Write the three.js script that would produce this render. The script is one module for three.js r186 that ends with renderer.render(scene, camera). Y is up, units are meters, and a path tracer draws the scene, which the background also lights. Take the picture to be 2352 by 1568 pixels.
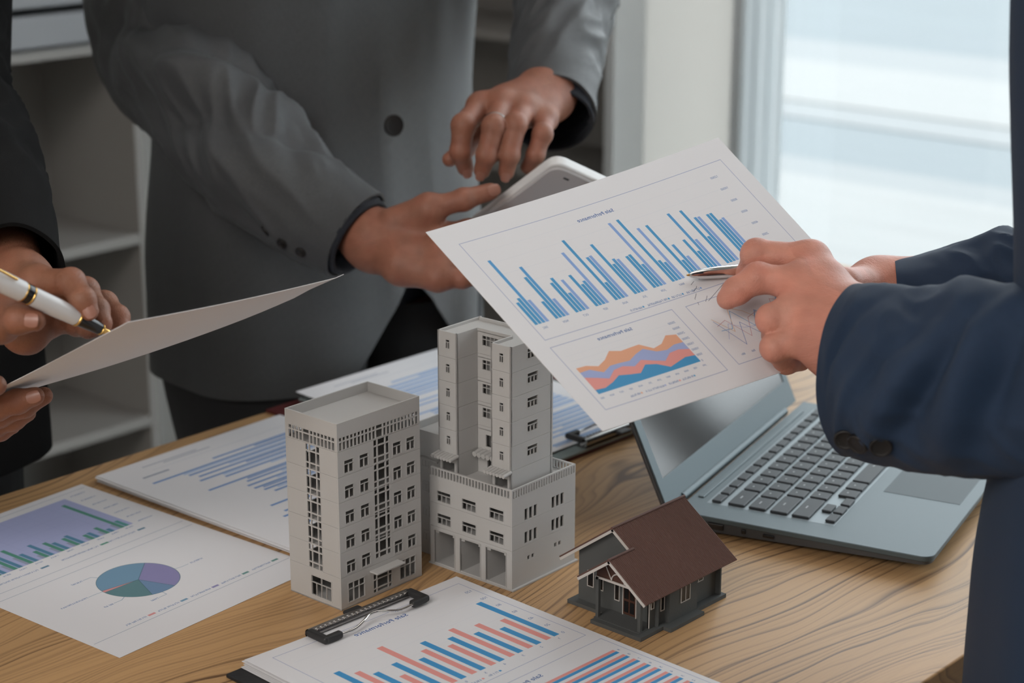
import * as THREE from 'three';
import { RoundedBoxGeometry } from 'three/addons/geometries/RoundedBoxGeometry.js';
import { mergeGeometries, mergeVertices } from 'three/addons/utils/BufferGeometryUtils.js';
import { ImprovedNoise } from 'three/addons/math/ImprovedNoise.js';
import { RectAreaLightUniformsLib } from 'three/addons/lights/RectAreaLightUniformsLib.js';
import { FontLoader } from 'three/addons/loaders/FontLoader.js';

// ---------------------------------------------------------------- camera, sky, exposure
// x runs along the table, z across it, y up; metres. The camera stands at the near left of the table and looks down along it.
const scene = new THREE.Scene();
const camera = new THREE.PerspectiveCamera(2 * Math.atan(784 / 4314) * 180 / Math.PI, 2352 / 1568, 0.05, 100);
camera.rotation.order = 'YXZ';
camera.position.set(0, 1.365, 0);
camera.rotation.set(-0.2923, -0.836, 0);
camera.focus = 1.42;
camera.userData.fStop = 6.3;
const renderer = new THREE.WebGLRenderer();
renderer.toneMapping = THREE.LinearToneMapping;
renderer.toneMappingExposure = 1.0;
renderer.shadowMap.enabled = true;
scene.background = new THREE.Color().setRGB(4.1, 4.3, 4.38);
RectAreaLightUniformsLib.init();
const PANEL_LIGHT = 6.9, PANEL_COLOUR = [1.0, 0.935, 0.89];
const UNSEEN_PANELS = [[-1.3, -0.2, 1], [-2.4, -0.7, 1], [-2.2, 0.9, 1], [1.75, -0.95, 0.09]];          // ceiling panels out of view: x, z, strength

// ---------------------------------------------------------------- helpers
const V = (x, y, z) => new THREE.Vector3(x, y, z);
const A = (p) => (p.isVector3 ? p.clone() : new THREE.Vector3(...p));
const sm = THREE.MathUtils.smoothstep, lerp = THREE.MathUtils.lerp, clamp = THREE.MathUtils.clamp;
function rng(seed) { let s = seed >>> 0; return () => { s = (s + 0x6d2b79f5) | 0; let t = Math.imul(s ^ (s >>> 15), 1 | s); t = (t + Math.imul(t ^ (t >>> 7), 61 | t)) ^ t; return ((t ^ (t >>> 14)) >>> 0) / 4294967296; }; }
const perlin = new ImprovedNoise();
const N3 = (x, y, z) => perlin.noise(x + 100.3, y + 57.7, z + 31.1);
const fbm = (x, y, z, o = 4) => { let s = 0, a = 0.5; for (let i = 0; i < o; i++) { s += a * N3(x, y, z); x *= 2.03; y *= 2.01; z *= 2.02; a *= 0.5; } return s; };
const taken = {};
function numbered(n) { const k = taken[n] = (taken[n] ?? -1) + 1; return k ? n + '_' + String(k).padStart(3, '0') : n; }
function tag(o, label, category, group, kind) { if (label) o.userData.label = label; if (category) o.userData.category = category; if (group) o.userData.group = group; if (kind) o.userData.kind = kind; return o; }
function thing(name, label, category, pos = [0, 0, 0], turn = 0, group) {
  const o = new THREE.Group(); o.name = numbered(name); o.position.set(...pos); o.rotation.y = turn; scene.add(o);
  return tag(o, label, category, group);
}
function clean(g) {
  let q = g.index ? g.toNonIndexed() : g.clone();
  for (const k of Object.keys(q.attributes)) if (!['position', 'normal', 'uv'].includes(k)) q.deleteAttribute(k);
  if (!q.attributes.uv) q.setAttribute('uv', new THREE.BufferAttribute(new Float32Array(q.attributes.position.count * 2), 2));
  if (!q.attributes.normal) q.computeVertexNormals();
  q.clearGroups(); q.morphAttributes = {};
  return q;
}
const join = (list) => (list.length === 1 ? list[0] : mergeGeometries(list.map(clean)));
function mesh(name, geos, mat, parent = scene) {
  const m = new THREE.Mesh(Array.isArray(geos) ? join(geos) : geos, mat);
  m.name = parent === scene ? numbered(name) : name; m.castShadow = m.receiveShadow = true; parent.add(m);
  return m;
}
const struct = (name, geos, mat, parent = scene) => { const m = mesh(name, geos, mat, parent); if (parent === scene) m.userData.kind = 'structure'; return m; };
const bx = (x0, y0, z0, x1, y1, z1) => new THREE.BoxGeometry(x1 - x0, y1 - y0, z1 - z0).translate((x0 + x1) / 2, (y0 + y1) / 2, (z0 + z1) / 2);
const rb = (x0, y0, z0, x1, y1, z1, r = 0.001, s = 2) => new RoundedBoxGeometry(x1 - x0, y1 - y0, z1 - z0, s, Math.min(r, (x1 - x0) / 2.01, (y1 - y0) / 2.01, (z1 - z0) / 2.01)).translate((x0 + x1) / 2, (y0 + y1) / 2, (z0 + z1) / 2);
const tube = (pts, r, seg = 24, rad = 8) => new THREE.TubeGeometry(new THREE.CatmullRomCurve3(pts.map(A)), seg, r, rad);
const place = (g, m) => g.clone().applyMatrix4(m);
function planarUV(g, fu, fv) { const p = g.attributes.position, uv = new Float32Array(p.count * 2); for (let i = 0; i < p.count; i++) { const q = V(p.getX(i), p.getY(i), p.getZ(i)); uv[2 * i] = fu(q); uv[2 * i + 1] = fv(q); } g.setAttribute('uv', new THREE.BufferAttribute(uv, 2)); return g; }
// a wall with rectangular openings, x to the right, y up, thickness t towards -z; holes are [x0, y0, x1, y1]
function panel(w0, h0, w1, h1, holes, t, bevel = 0) {
  const s = new THREE.Shape(); s.moveTo(w0, h0); s.lineTo(w1, h0); s.lineTo(w1, h1); s.lineTo(w0, h1); s.closePath();
  for (const [a, b, c, d] of holes) { const p = new THREE.Path(); p.moveTo(a, b); p.lineTo(a, d); p.lineTo(c, d); p.lineTo(c, b); p.closePath(); s.holes.push(p); }
  const g = new THREE.ExtrudeGeometry(s, { depth: t - 2 * bevel, bevelEnabled: bevel > 0, bevelSize: bevel, bevelOffset: -bevel, bevelThickness: bevel, bevelSegments: 1, steps: 1 });
  return g.translate(0, 0, -t + bevel);
}
// a surface from fn(u, v) -> Vector3; closed in v if asked; uv in metres (su, sv)
function gridGeo(nu, nv, fn, { closed = false, su = 1, sv = 1 } = {}) {
  const pos = [], uv = [], idx = [];
  for (let i = 0; i <= nu; i++) for (let j = 0; j <= nv; j++) { const p = fn(i / nu, closed && j === nv ? 0 : j / nv); pos.push(p.x, p.y, p.z); uv.push(su * i / nu, sv * j / nv); }
  for (let i = 0; i < nu; i++) for (let j = 0; j < nv; j++) { const a = i * (nv + 1) + j, b = a + nv + 1; idx.push(a, b, a + 1, b, b + 1, a + 1); }
  const g = new THREE.BufferGeometry();
  g.setAttribute('position', new THREE.Float32BufferAttribute(pos, 3)); g.setAttribute('uv', new THREE.Float32BufferAttribute(uv, 2)); g.setIndex(idx); g.computeVertexNormals();
  if (closed) { const n = g.attributes.normal; for (let i = 0; i <= nu; i++) { const a = i * (nv + 1), b = a + nv, q = V(n.getX(a) + n.getX(b), n.getY(a) + n.getY(b), n.getZ(a) + n.getZ(b)).normalize(); n.setXYZ(a, q.x, q.y, q.z); n.setXYZ(b, q.x, q.y, q.z); } }
  return g;
}
// a sheet with thickness: group 0 the printed face, group 1 the rest
function sheetGeo(nu, nv, fn, t) {
  const face = gridGeo(nu, nv, fn), n = face.attributes.normal, p = face.attributes.position, W = nv + 1;
  const pos = [], uv = [], idx0 = Array.from(face.index.array), idx1 = [];
  for (let i = 0; i < p.count; i++) { pos.push(p.getX(i), p.getY(i), p.getZ(i)); uv.push(face.attributes.uv.getX(i), face.attributes.uv.getY(i)); }
  const c = p.count;
  for (let i = 0; i < c; i++) { pos.push(p.getX(i) - n.getX(i) * t, p.getY(i) - n.getY(i) * t, p.getZ(i) - n.getZ(i) * t); uv.push(face.attributes.uv.getX(i), face.attributes.uv.getY(i)); }
  for (let k = 0; k < idx0.length; k += 3) idx1.push(c + idx0[k], c + idx0[k + 2], c + idx0[k + 1]);
  const ring = []; for (let j = 0; j < nv; j++) ring.push(j); for (let i = 0; i < nu; i++) ring.push(i * W + nv); for (let j = nv; j > 0; j--) ring.push(nu * W + j); for (let i = nu; i > 0; i--) ring.push(i * W);
  for (let k = 0; k < ring.length; k++) { const a = ring[k], b = ring[(k + 1) % ring.length], s = pos.length / 3; for (const q of [a, b, c + a, c + b]) { pos.push(pos[3 * q], pos[3 * q + 1], pos[3 * q + 2]); uv.push(0, 0); } idx1.push(s, s + 1, s + 2, s + 1, s + 3, s + 2); }
  const g = new THREE.BufferGeometry();
  g.setAttribute('position', new THREE.Float32BufferAttribute(pos, 3)); g.setAttribute('uv', new THREE.Float32BufferAttribute(uv, 2)); g.setIndex([...idx0, ...idx1]); g.computeVertexNormals();
  g.addGroup(0, idx0.length, 0); g.addGroup(idx0.length, idx1.length, 1);
  return g;
}
// surface nets: the zero surface of f in a box, vertices pulled onto it, normals from its gradient
function iso(f, lo, hi, cell) {
  const n = [0, 1, 2].map((k) => Math.ceil((hi[k] - lo[k]) / cell) + 1), [nx, ny, nz] = n, val = new Float32Array(nx * ny * nz);
  for (let z = 0, i = 0; z < nz; z++) for (let y = 0; y < ny; y++) for (let x = 0; x < nx; x++, i++) val[i] = f(lo[0] + x * cell, lo[1] + y * cell, lo[2] + z * cell);
  const id = new Int32Array(nx * ny * nz).fill(-1), pos = [], idx = [], at3 = (x, y, z) => x + nx * (y + ny * z);
  const cor = [[0, 0, 0], [1, 0, 0], [0, 1, 0], [1, 1, 0], [0, 0, 1], [1, 0, 1], [0, 1, 1], [1, 1, 1]], edges = [[0, 1], [2, 3], [4, 5], [6, 7], [0, 2], [1, 3], [4, 6], [5, 7], [0, 4], [1, 5], [2, 6], [3, 7]];
  for (let z = 0; z < nz - 1; z++) for (let y = 0; y < ny - 1; y++) for (let x = 0; x < nx - 1; x++) {
    const v = cor.map((c) => val[at3(x + c[0], y + c[1], z + c[2])]); let neg = 0; for (const q of v) if (q < 0) neg++;
    if (neg === 0 || neg === 8) continue;
    let sx = 0, sy = 0, sz = 0, k = 0;
    for (const [a, b] of edges) if ((v[a] < 0) !== (v[b] < 0)) { const t = v[a] / (v[a] - v[b]); sx += cor[a][0] + t * (cor[b][0] - cor[a][0]); sy += cor[a][1] + t * (cor[b][1] - cor[a][1]); sz += cor[a][2] + t * (cor[b][2] - cor[a][2]); k++; }
    id[at3(x, y, z)] = pos.length / 3; pos.push(lo[0] + (x + sx / k) * cell, lo[1] + (y + sy / k) * cell, lo[2] + (z + sz / k) * cell);
  }
  const quad = (a, b, c, d, flip) => { if (a < 0 || b < 0 || c < 0 || d < 0) return; flip ? idx.push(a, c, b, a, d, c) : idx.push(a, b, c, a, c, d); };
  for (let z = 1; z < nz - 1; z++) for (let y = 1; y < ny - 1; y++) for (let x = 1; x < nx - 1; x++) {
    const a = val[at3(x, y, z)] < 0;
    if (a !== (val[at3(x + 1, y, z)] < 0)) quad(id[at3(x, y - 1, z - 1)], id[at3(x, y, z - 1)], id[at3(x, y, z)], id[at3(x, y - 1, z)], !a);
    if (a !== (val[at3(x, y + 1, z)] < 0)) quad(id[at3(x - 1, y, z - 1)], id[at3(x - 1, y, z)], id[at3(x, y, z)], id[at3(x, y, z - 1)], !a);
    if (a !== (val[at3(x, y, z + 1)] < 0)) quad(id[at3(x - 1, y - 1, z)], id[at3(x, y - 1, z)], id[at3(x, y, z)], id[at3(x - 1, y, z)], !a);
  }
  const nor = new Float32Array(pos.length), uv = new Float32Array(pos.length / 3 * 2), e = cell * 0.3;
  for (let i = 0; i < pos.length; i += 3) {
    let gx, gy, gz;
    for (let it = 0; it < 2; it++) {
      const x = pos[i], y = pos[i + 1], z = pos[i + 2], d = f(x, y, z);
      gx = f(x + e, y, z) - f(x - e, y, z); gy = f(x, y + e, z) - f(x, y - e, z); gz = f(x, y, z + e) - f(x, y, z - e);
      const l = Math.hypot(gx, gy, gz) || 1; gx /= l; gy /= l; gz /= l;
      const s = clamp(d, -cell * 0.6, cell * 0.6) * 0.8; pos[i] -= gx * s; pos[i + 1] -= gy * s; pos[i + 2] -= gz * s;
    }
    nor[i] = gx; nor[i + 1] = gy; nor[i + 2] = gz; uv[i / 3 * 2] = pos[i] + 0.6 * pos[i + 2]; uv[i / 3 * 2 + 1] = pos[i + 1] - 0.4 * pos[i + 2];
  }
  const g = new THREE.BufferGeometry();
  g.setAttribute('position', new THREE.Float32BufferAttribute(pos, 3)); g.setAttribute('normal', new THREE.BufferAttribute(nor, 3)); g.setAttribute('uv', new THREE.BufferAttribute(uv, 2)); g.setIndex(idx);
  return g;
}
const smin = (a, b, k) => { const h = Math.max(k - Math.abs(a - b), 0) / k; return Math.min(a, b) - h * h * k * 0.25; };
// distance to a capsule from a to b whose radius runs from ra to rb
function bone(a, b, ra, rbb) { const A0 = A(a), B0 = A(b), ax = A0.x, ay = A0.y, az = A0.z, dx = B0.x - ax, dy = B0.y - ay, dz = B0.z - az, L = dx * dx + dy * dy + dz * dz || 1e-9;
  const f = (x, y, z) => { const px = x - ax, py = y - ay, pz = z - az, t = Math.min(1, Math.max(0, (px * dx + py * dy + pz * dz) / L)), qx = px - t * dx, qy = py - t * dy, qz = pz - t * dz; return Math.sqrt(qx * qx + qy * qy + qz * qz) - (ra + (rbb - ra) * t); };
  f.ends = [A0, B0, ra, rbb]; return f; }

// ---------------------------------------------------------------- materials
const std = (o) => new THREE.MeshStandardMaterial(o);
const lin = (r, g, b) => new THREE.Color().setRGB(r, g, b);
function dataTex(w, h, fn, srgb = false, rep) {
  const d = new Uint8Array(w * h * 4);
  for (let y = 0, i = 0; y < h; y++) for (let x = 0; x < w; x++, i += 4) { const c = fn(x / w, y / h, x, y); d[i] = clamp(c[0], 0, 1) * 255; d[i + 1] = clamp(c[1], 0, 1) * 255; d[i + 2] = clamp(c[2], 0, 1) * 255; d[i + 3] = 255; }
  const t = new THREE.DataTexture(d, w, h); t.wrapS = t.wrapT = THREE.RepeatWrapping; t.magFilter = THREE.LinearFilter; t.minFilter = THREE.LinearMipmapLinearFilter; t.generateMipmaps = true; if (srgb) t.colorSpace = THREE.SRGBColorSpace; if (rep) t.repeat.set(...rep); t.needsUpdate = true;
  return t;
}
const toS = (c) => c.map((v) => (v <= 0.0031308 ? v * 12.92 : 1.055 * Math.pow(v, 1 / 2.4) - 0.055));
const plasterBump = dataTex(256, 256, (u, v) => { const a = 0.5 + 0.5 * fbm(u * 20, v * 20, 1, 3); return [a, a, a]; });
const weave = dataTex(256, 256, (u, v, x, y) => { const a = 0.5 + 0.22 * Math.sin(x * Math.PI / 2) * Math.sin(y * Math.PI / 2) + 0.5 * fbm(u * 6, v * 60, 3, 3) + 0.35 * fbm(u * 60, v * 6, 9, 3); return [a, a, a]; });
const slub = (c, k, seed) => dataTex(512, 512, (u, v) => { const a = 1 + k * (fbm(u * 5, v * 90, seed, 3) + fbm(u * 90, v * 5, seed + 5, 3) + 0.8 * fbm(u * 160, v * 160, seed + 7, 2)); return toS(c.map((q) => q * a)); }, true);
function fabric(c, k, seed, rough = 0.9, sheen = 0) {
  const map = slub(c, k, seed); map.repeat.set(5, 5); const bump = weave.clone(); bump.repeat.set(14, 14);
  return new THREE.MeshPhysicalMaterial({ map, bumpMap: bump, bumpScale: 0.0003, roughness: rough, sheen, sheenRoughness: 0.5, sheenColor: lin(0.5, 0.55, 0.6), side: THREE.DoubleSide });
}
const skinBump = dataTex(512, 512, (u, v) => { const a = 0.5 + 0.35 * fbm(u * 40, v * 40, 2, 3) + 0.4 * fbm(u * 110, v * 110, 6, 2); return [a, a, a]; });
function skin(c, seed) {
  const map = dataTex(256, 256, (u, v) => { const a = 1 + 0.28 * fbm(u * 9, v * 9, seed, 4), r = 0.3 * fbm(u * 6, v * 6, seed + 4, 3); return toS([c[0] * a * (1 + r * 0.25), c[1] * a * (1 - r * 0.3), c[2] * a * (1 - r * 0.3)]); }, true, [9, 9]);
  const bump = skinBump.clone(); bump.repeat.set(12, 12);
  return new THREE.MeshPhysicalMaterial({ map, bumpMap: bump, bumpScale: 0.0005, roughness: 0.52, specularIntensity: 0.8 });
}
const M = {
  frosted: new THREE.MeshPhysicalMaterial({ color: lin(0.56, 0.55, 0.53), transmission: 1, thickness: 0, roughness: 1 }),
  sheer: new THREE.MeshPhysicalMaterial({ color: lin(0.6, 0.63, 0.64), transmission: 0.9, thickness: 0, roughness: 1, side: THREE.DoubleSide }),
  wall: std({ color: lin(0.6, 0.6, 0.58), roughness: 0.9, bumpMap: plasterBump, bumpScale: 0.0004 }),
  ceiling: std({ color: lin(0.7, 0.7, 0.69), roughness: 0.95 }),
  floor: std({ color: lin(0.16, 0.14, 0.12), roughness: 0.5 }),
  drawer: std({ color: lin(0.25, 0.26, 0.275), roughness: 0.45 }),
  frame: std({ color: lin(0.72, 0.76, 0.78), roughness: 0.4 }),
  pane: new THREE.MeshPhysicalMaterial({ color: lin(0.97, 0.99, 1), transmission: 1, thickness: 0, roughness: 0.02, ior: 1.5 }),
  shelf: std({ color: lin(0.28, 0.27, 0.255), roughness: 0.55 }),
  paper: std({ color: lin(0.7, 0.7, 0.715), roughness: 0.75 }),
  black: std({ color: lin(0.018, 0.018, 0.019), roughness: 0.55 }),
  blackGloss: std({ color: lin(0.012, 0.012, 0.013), roughness: 0.18 }),
  steel: std({ color: lin(0.32, 0.31, 0.3), metalness: 1, roughness: 0.25 }),
  chrome: std({ color: lin(0.78, 0.77, 0.75), metalness: 1, roughness: 0.09 }),
  gold: std({ color: lin(0.72, 0.45, 0.14), metalness: 1, roughness: 0.18 }),
  red: std({ color: lin(0.09, 0.012, 0.012), roughness: 0.5 }),
};
// ---------------------------------------------------------------- the room
const Y0 = 0.75;                                                     // table top
struct('floor', [bx(-3.35, -0.12, -3.05, 2.6, 0, 2.75), bx(2.6, -0.12, -3.05, 3.05, 0, -2.105)], M.floor);
struct('ceiling', [bx(-3.35, 2.7, -3.05, 3.05, 2.85, 2.75)], M.ceiling);
struct('wall_side', [bx(-3.35, 0, -3.05, 3.05, 2.7, -2.9)], M.wall);
struct('wall_front', [bx(-3.35, 0, -2.9, -3.2, 2.7, 2.6)], M.wall);
struct('wall_near', [bx(-3.35, 0, 2.6, 2.75, 2.7, 2.75)], M.wall);
struct('wall_back', [bx(2.9, 0, -2.9, 3.05, 2.7, -2.125), bx(2.6, 2.42, -1.893, 2.75, 2.7, 2.6), bx(2.6, 0, 2.3, 2.75, 2.42, 2.6)], M.wall);
struct('wall_pier', [bx(2.6, 0, -2.125, 3.05, 2.7, -2.105)], M.frame);
{ const w = struct('window_3', [bx(2.66, 0, -2.105, 2.72, 0.04, -1.893), bx(2.66, 2.4, -2.105, 2.72, 2.7, -1.893)], M.frame); mesh('frosted_pane', [bx(2.688, 0.04, -2.105, 2.692, 2.4, -1.893)], M.frosted, w); }
{ // the glazed front beside the white pier: frames and panes
  const w = struct('window_1', [bx(2.6, 0, -1.893, 2.75, 0.04, 2.3)], M.frame);
  const zs = [-1.893, -0.62, 0.6, 1.62, 2.3];
  const bars = [bx(2.66, 0.04, -1.893, 2.72, 2.42, -1.862), bx(2.66, 2.37, -1.862, 2.72, 2.42, 2.3), bx(2.66, 0.04, -1.862, 2.72, 0.1, 2.3)];
  mesh('window_frame', bars, M.frame, w);
  for (const z of [-0.62, 0.6, 1.62]) mesh('mullion', [rb(2.645, 0.04, z, 2.735, 2.42, z + 0.085, 0.004)], M.frame, w);
  for (let i = 0; i < 4; i++) mesh('pane', [bx(2.688, 0.1, i ? zs[i] + 0.085 : -1.862, 2.692, 2.37, zs[i + 1])], M.pane, w);
}
// outside: a pale terrace crossed by strips of grey-blue paving, and a low white wall far off
const paving = (a, b, r) => std({ map: dataTex(256, 256, (u, v) => { const k = 1 + 0.1 * fbm(u * 10, v * 10, 4, 4); return toS([a[0] * k, a[1] * k, a[2] * k]); }, true, [r, r]), roughness: 0.85 });
const PW = paving([0.205, 0.207, 0.203], 0, 3), PB = paving([0.132, 0.15, 0.158], 0, 3);
const PM = paving([0.172, 0.18, 0.182], 0, 3);
struct('terrace', [bx(2.75, -0.16, -16, 5.6, 0, 10), bx(6.95, -0.16, -16, 8.0, 0, 10)], PW);
struct('added_midtone_strip', [bx(5.6, -0.16, -16, 5.9, -0.008, 10), bx(6.62, -0.16, -16, 6.95, -0.008, 10), bx(8.0, -0.16, -16, 8.7, -0.008, 10)], PM);  // mid-tone strips added to soften the edges between pale and grey-blue
struct('terrace_strip', [bx(5.9, -0.16, -16, 6.62, -0.015, 10), bx(8.7, -0.16, -16, 16, -0.02, 10)], PB);
struct('terrace_wall', [bx(16, -0.16, -16, 16.2, 1.2, 10)], PW);
tag(mesh('sheer_curtain', [gridGeo(2, 40, (u, v) => V(2.61 + 0.012 * Math.sin(v * 19) , lerp(0.02, 2.4, u), lerp(-1.838, -1.752, v)))], M.sheer), 'narrow gathered sheer white curtain hanging in front of the window', 'curtain');
// ceiling panels, all out of view, placed to light the table and people
UNSEEN_PANELS.forEach(([x, z, k], i) => {
  const o = thing('unseen_ceiling_panel', ['unseen flat square ceiling light panel before the open floor, closest to the table end', 'unseen flat square ceiling light panel by the wall opposite the window', 'unseen flat square ceiling light panel in the corner away from the table', 'unseen flat square dim ceiling light panel right above the table'][i], 'lamp', [x, 2.7, z]);
  mesh('frame', [bx(-0.63, -0.03, -0.63, 0.63, 0, -0.6), bx(-0.63, -0.03, 0.6, 0.63, 0, 0.63), bx(-0.63, -0.03, -0.6, -0.6, 0, 0.6), bx(0.6, -0.03, -0.6, 0.63, 0, 0.6)], M.frame, o);
  mesh('diffuser', [bx(-0.6, -0.022, -0.6, 0.6, -0.012, 0.6)], std({ color: lin(0.9, 0.9, 0.9), emissive: lin(...PANEL_COLOUR), emissiveIntensity: 1 }), o);
  const l = new THREE.RectAreaLight(lin(...PANEL_COLOUR), PANEL_LIGHT * k, 1.2, 1.2); l.name = 'unseen_panel_light'; l.position.set(0, -0.026, 0); l.rotation.x = -Math.PI / 2; o.add(l);
});
// bookcases: one along the side wall behind the people, one in the recess of the back wall
function bookcase(label, pos, turn, w, h, depth, ys, xs, drawers) { // local: x to the right, z forward, front at z = 0
  const o = thing('bookcase', label, 'bookcase', pos, turn), t = 0.018;
  mesh('back_panel', [bx(0, 0, -depth, w, h, -depth + 0.008)], M.shelf, o);
  for (const y of ys) mesh('shelf_board', [rb(t, y - t, -depth + 0.008, w - t, y, 0, 0.0015)], M.shelf, o);
  for (const x of [0, w - t]) mesh('side_panel', [rb(x, 0, -depth, x + t, h, 0, 0.0015)], M.shelf, o);
  mesh('top_board', [rb(t, h - t, -depth + 0.008, w - t, h, 0, 0.0015)], M.shelf, o);
  mesh('plinth', [bx(t, 0, -depth + 0.02, w - t, 0.06, -0.02)], M.shelf, o);
  const up = ys.concat([h - t]).sort((a, b) => a - b);
  for (const x of xs) for (let i = 0; i < up.length - 1; i++) mesh('divider', [rb(x, up[i], -depth + 0.008, x + t, up[i + 1] - t, -0.001, 0.0015)], M.shelf, o);
  for (const [x0, y0, x1, y1] of drawers) { mesh('drawer', [rb(x0 + 0.002, y0 + 0.0015, -0.2, x1 - 0.002, y1 - 0.0015, 0.012, 0.003)], M.drawer, o); }
  return o;
}
const drawersA = []; for (let i = 0; i < 3; i++) { const x0 = 0.018 + i * 0.5, x1 = x0 + 0.48; drawersA.push([x0, 0.9455, x1, 1.0], [x0, 1.009, x1, 1.1]); }
bookcase('white open bookcase with cubbies and drawers along the side wall', [0.42, 0, -2.6], 0, 1.516, 1.5, 0.27, [0.08, 0.274, 0.607, 0.942, 1.12], [0.498, 0.998], drawersA);
bookcase('narrow white bookcase in the recess beside the white pier', [2.62, 0, -2.86], -Math.PI / 2, 0.75, 2.1, 0.26, [0.08, 0.4, 0.655, 0.905, 1.2, 1.5, 1.8], [], []);

// ---------------------------------------------------------------- the table
const woodTex = (seed) => dataTex(2048, 1536, (u, v) => {             // covers 1.15 m along the grain and 0.83 m across
  const x = u * 1.15, z = v * 0.83, warp = 0.1 * N3(x * 2.1, z * 4.2, seed) + 0.032 * N3(x * 4.2, z * 11, seed + 3) + 0.004 * N3(x * 11, z * 55, seed + 6);
  const s = (z + warp) * 98 + 0.5 * N3(x * 1.7, z * 30, seed + 11), k = Math.floor(s), fr = s - k, band = 0.5 + 0.9 * N3(k * 0.73, x * 0.9, seed + 1), w = 0.25 + 0.3 * Math.abs(N3(k * 1.31, 3, seed + 4));
  const line = (fr < 1 - w * 0.25 ? Math.pow(clamp((fr - 1 + w) / (w * 0.75), 0, 1), 1.6) : 1 - (fr - 1 + w * 0.25) / (w * 0.25)) * clamp(band, 0.12, 1) * clamp(0.8 + 1.3 * N3(x * 2.2, z * 7, seed + 8), 0.4, 1.15);
  const s2 = (z + warp) * 290 + 0.6 * N3(x * 2.5, z * 60, seed + 13), f2 = s2 - Math.floor(s2), fine = Math.pow(f2 < 0.8 ? f2 / 0.8 : (1 - f2) / 0.2, 2.2) * clamp(0.35 + 1.1 * N3(Math.floor(s2) * 0.61, x * 1.4, seed + 15), 0.05, 0.8);
  const fib = fbm(x * 9, z * 480, seed + 2, 3), tone = fbm(x * 1.2, z * 9, seed + 5, 3), a = clamp(line * 1.9 + fine * 0.75 + 0.3 * Math.max(0, fib), 0, 1), b = 1 + 0.28 * tone + 0.16 * fib;
  return toS([lerp(0.5, 0.15, a) * b, lerp(0.302, 0.081, a) * b, lerp(0.14, 0.038, a) * b]);
}, true);
const woodMap = woodTex(2.2); woodMap.wrapS = woodMap.wrapT = THREE.MirroredRepeatWrapping;
M.wood = std({ map: woodMap, bumpMap: woodMap, bumpScale: 0.00012, roughness: 0.5 });
{
  const o = thing('meeting_table', 'long wooden meeting table with flowing brown grain under the papers and models', 'table', [1.15, 0, -0.991]);
  const top = rb(-0.92, Y0 - 0.03, -0.399, 0.92, Y0, 0.399, 0.002);
  mesh('tabletop', [planarUV(top, (q) => (q.x + 0.54) / 1.15, (q) => (q.z + 0.41 + (Y0 - q.y)) / 0.83)], M.wood, o);
  for (const [x, z] of [[-0.85, -0.33], [0.85, -0.33], [-0.85, 0.33], [0.85, 0.33]]) mesh('leg', [rb(x - 0.03, 0, z - 0.03, x + 0.03, Y0 - 0.03, z + 0.03, 0.004)], M.black, o);
  mesh('apron', [bx(-0.82, Y0 - 0.1, -0.34, 0.82, Y0 - 0.03, -0.32), bx(-0.82, Y0 - 0.1, 0.32, 0.82, Y0 - 0.03, 0.34)], M.black, o);
}
// ---------------------------------------------------------------- printed pages
// Every print is the mirror image of ordinary print, as it stands in the place; it is drawn the usual way round and turned over here.
function pageTex(w, h, mmW, draw) {
  const c = document.createElement('canvas'); c.width = w; c.height = h; const g = c.getContext('2d');
  g.fillStyle = '#d9d9dc'; g.fillRect(0, 0, w, h); g.translate(w, 0); g.scale(-1, 1); g.scale(w / mmW, w / mmW);
  draw(g);
  const t = new THREE.CanvasTexture(c); t.colorSpace = THREE.SRGBColorSpace; t.magFilter = THREE.LinearFilter; t.anisotropy = 8; return t;
}
const INK = '#3f5f98', LINE = '#8b96b8', BLUE = '#3d8fc0', BLUE2 = '#4c92c6', LILAC = '#7f9fd2', ROSE = '#dd938c', TAN = '#dba07f', VIO = '#9aa6d0';
function frame(g, x, y, w, h) { g.strokeStyle = LINE; g.lineWidth = 0.45; g.strokeRect(x, y, w, h); }
function text(g, s, x, y, size, align = 'center', weight = '', col = INK) { g.fillStyle = col; g.font = weight + ' ' + size + 'px sans-serif'; g.textAlign = align; g.textBaseline = 'middle'; g.fillText(s, x, y); }
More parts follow.
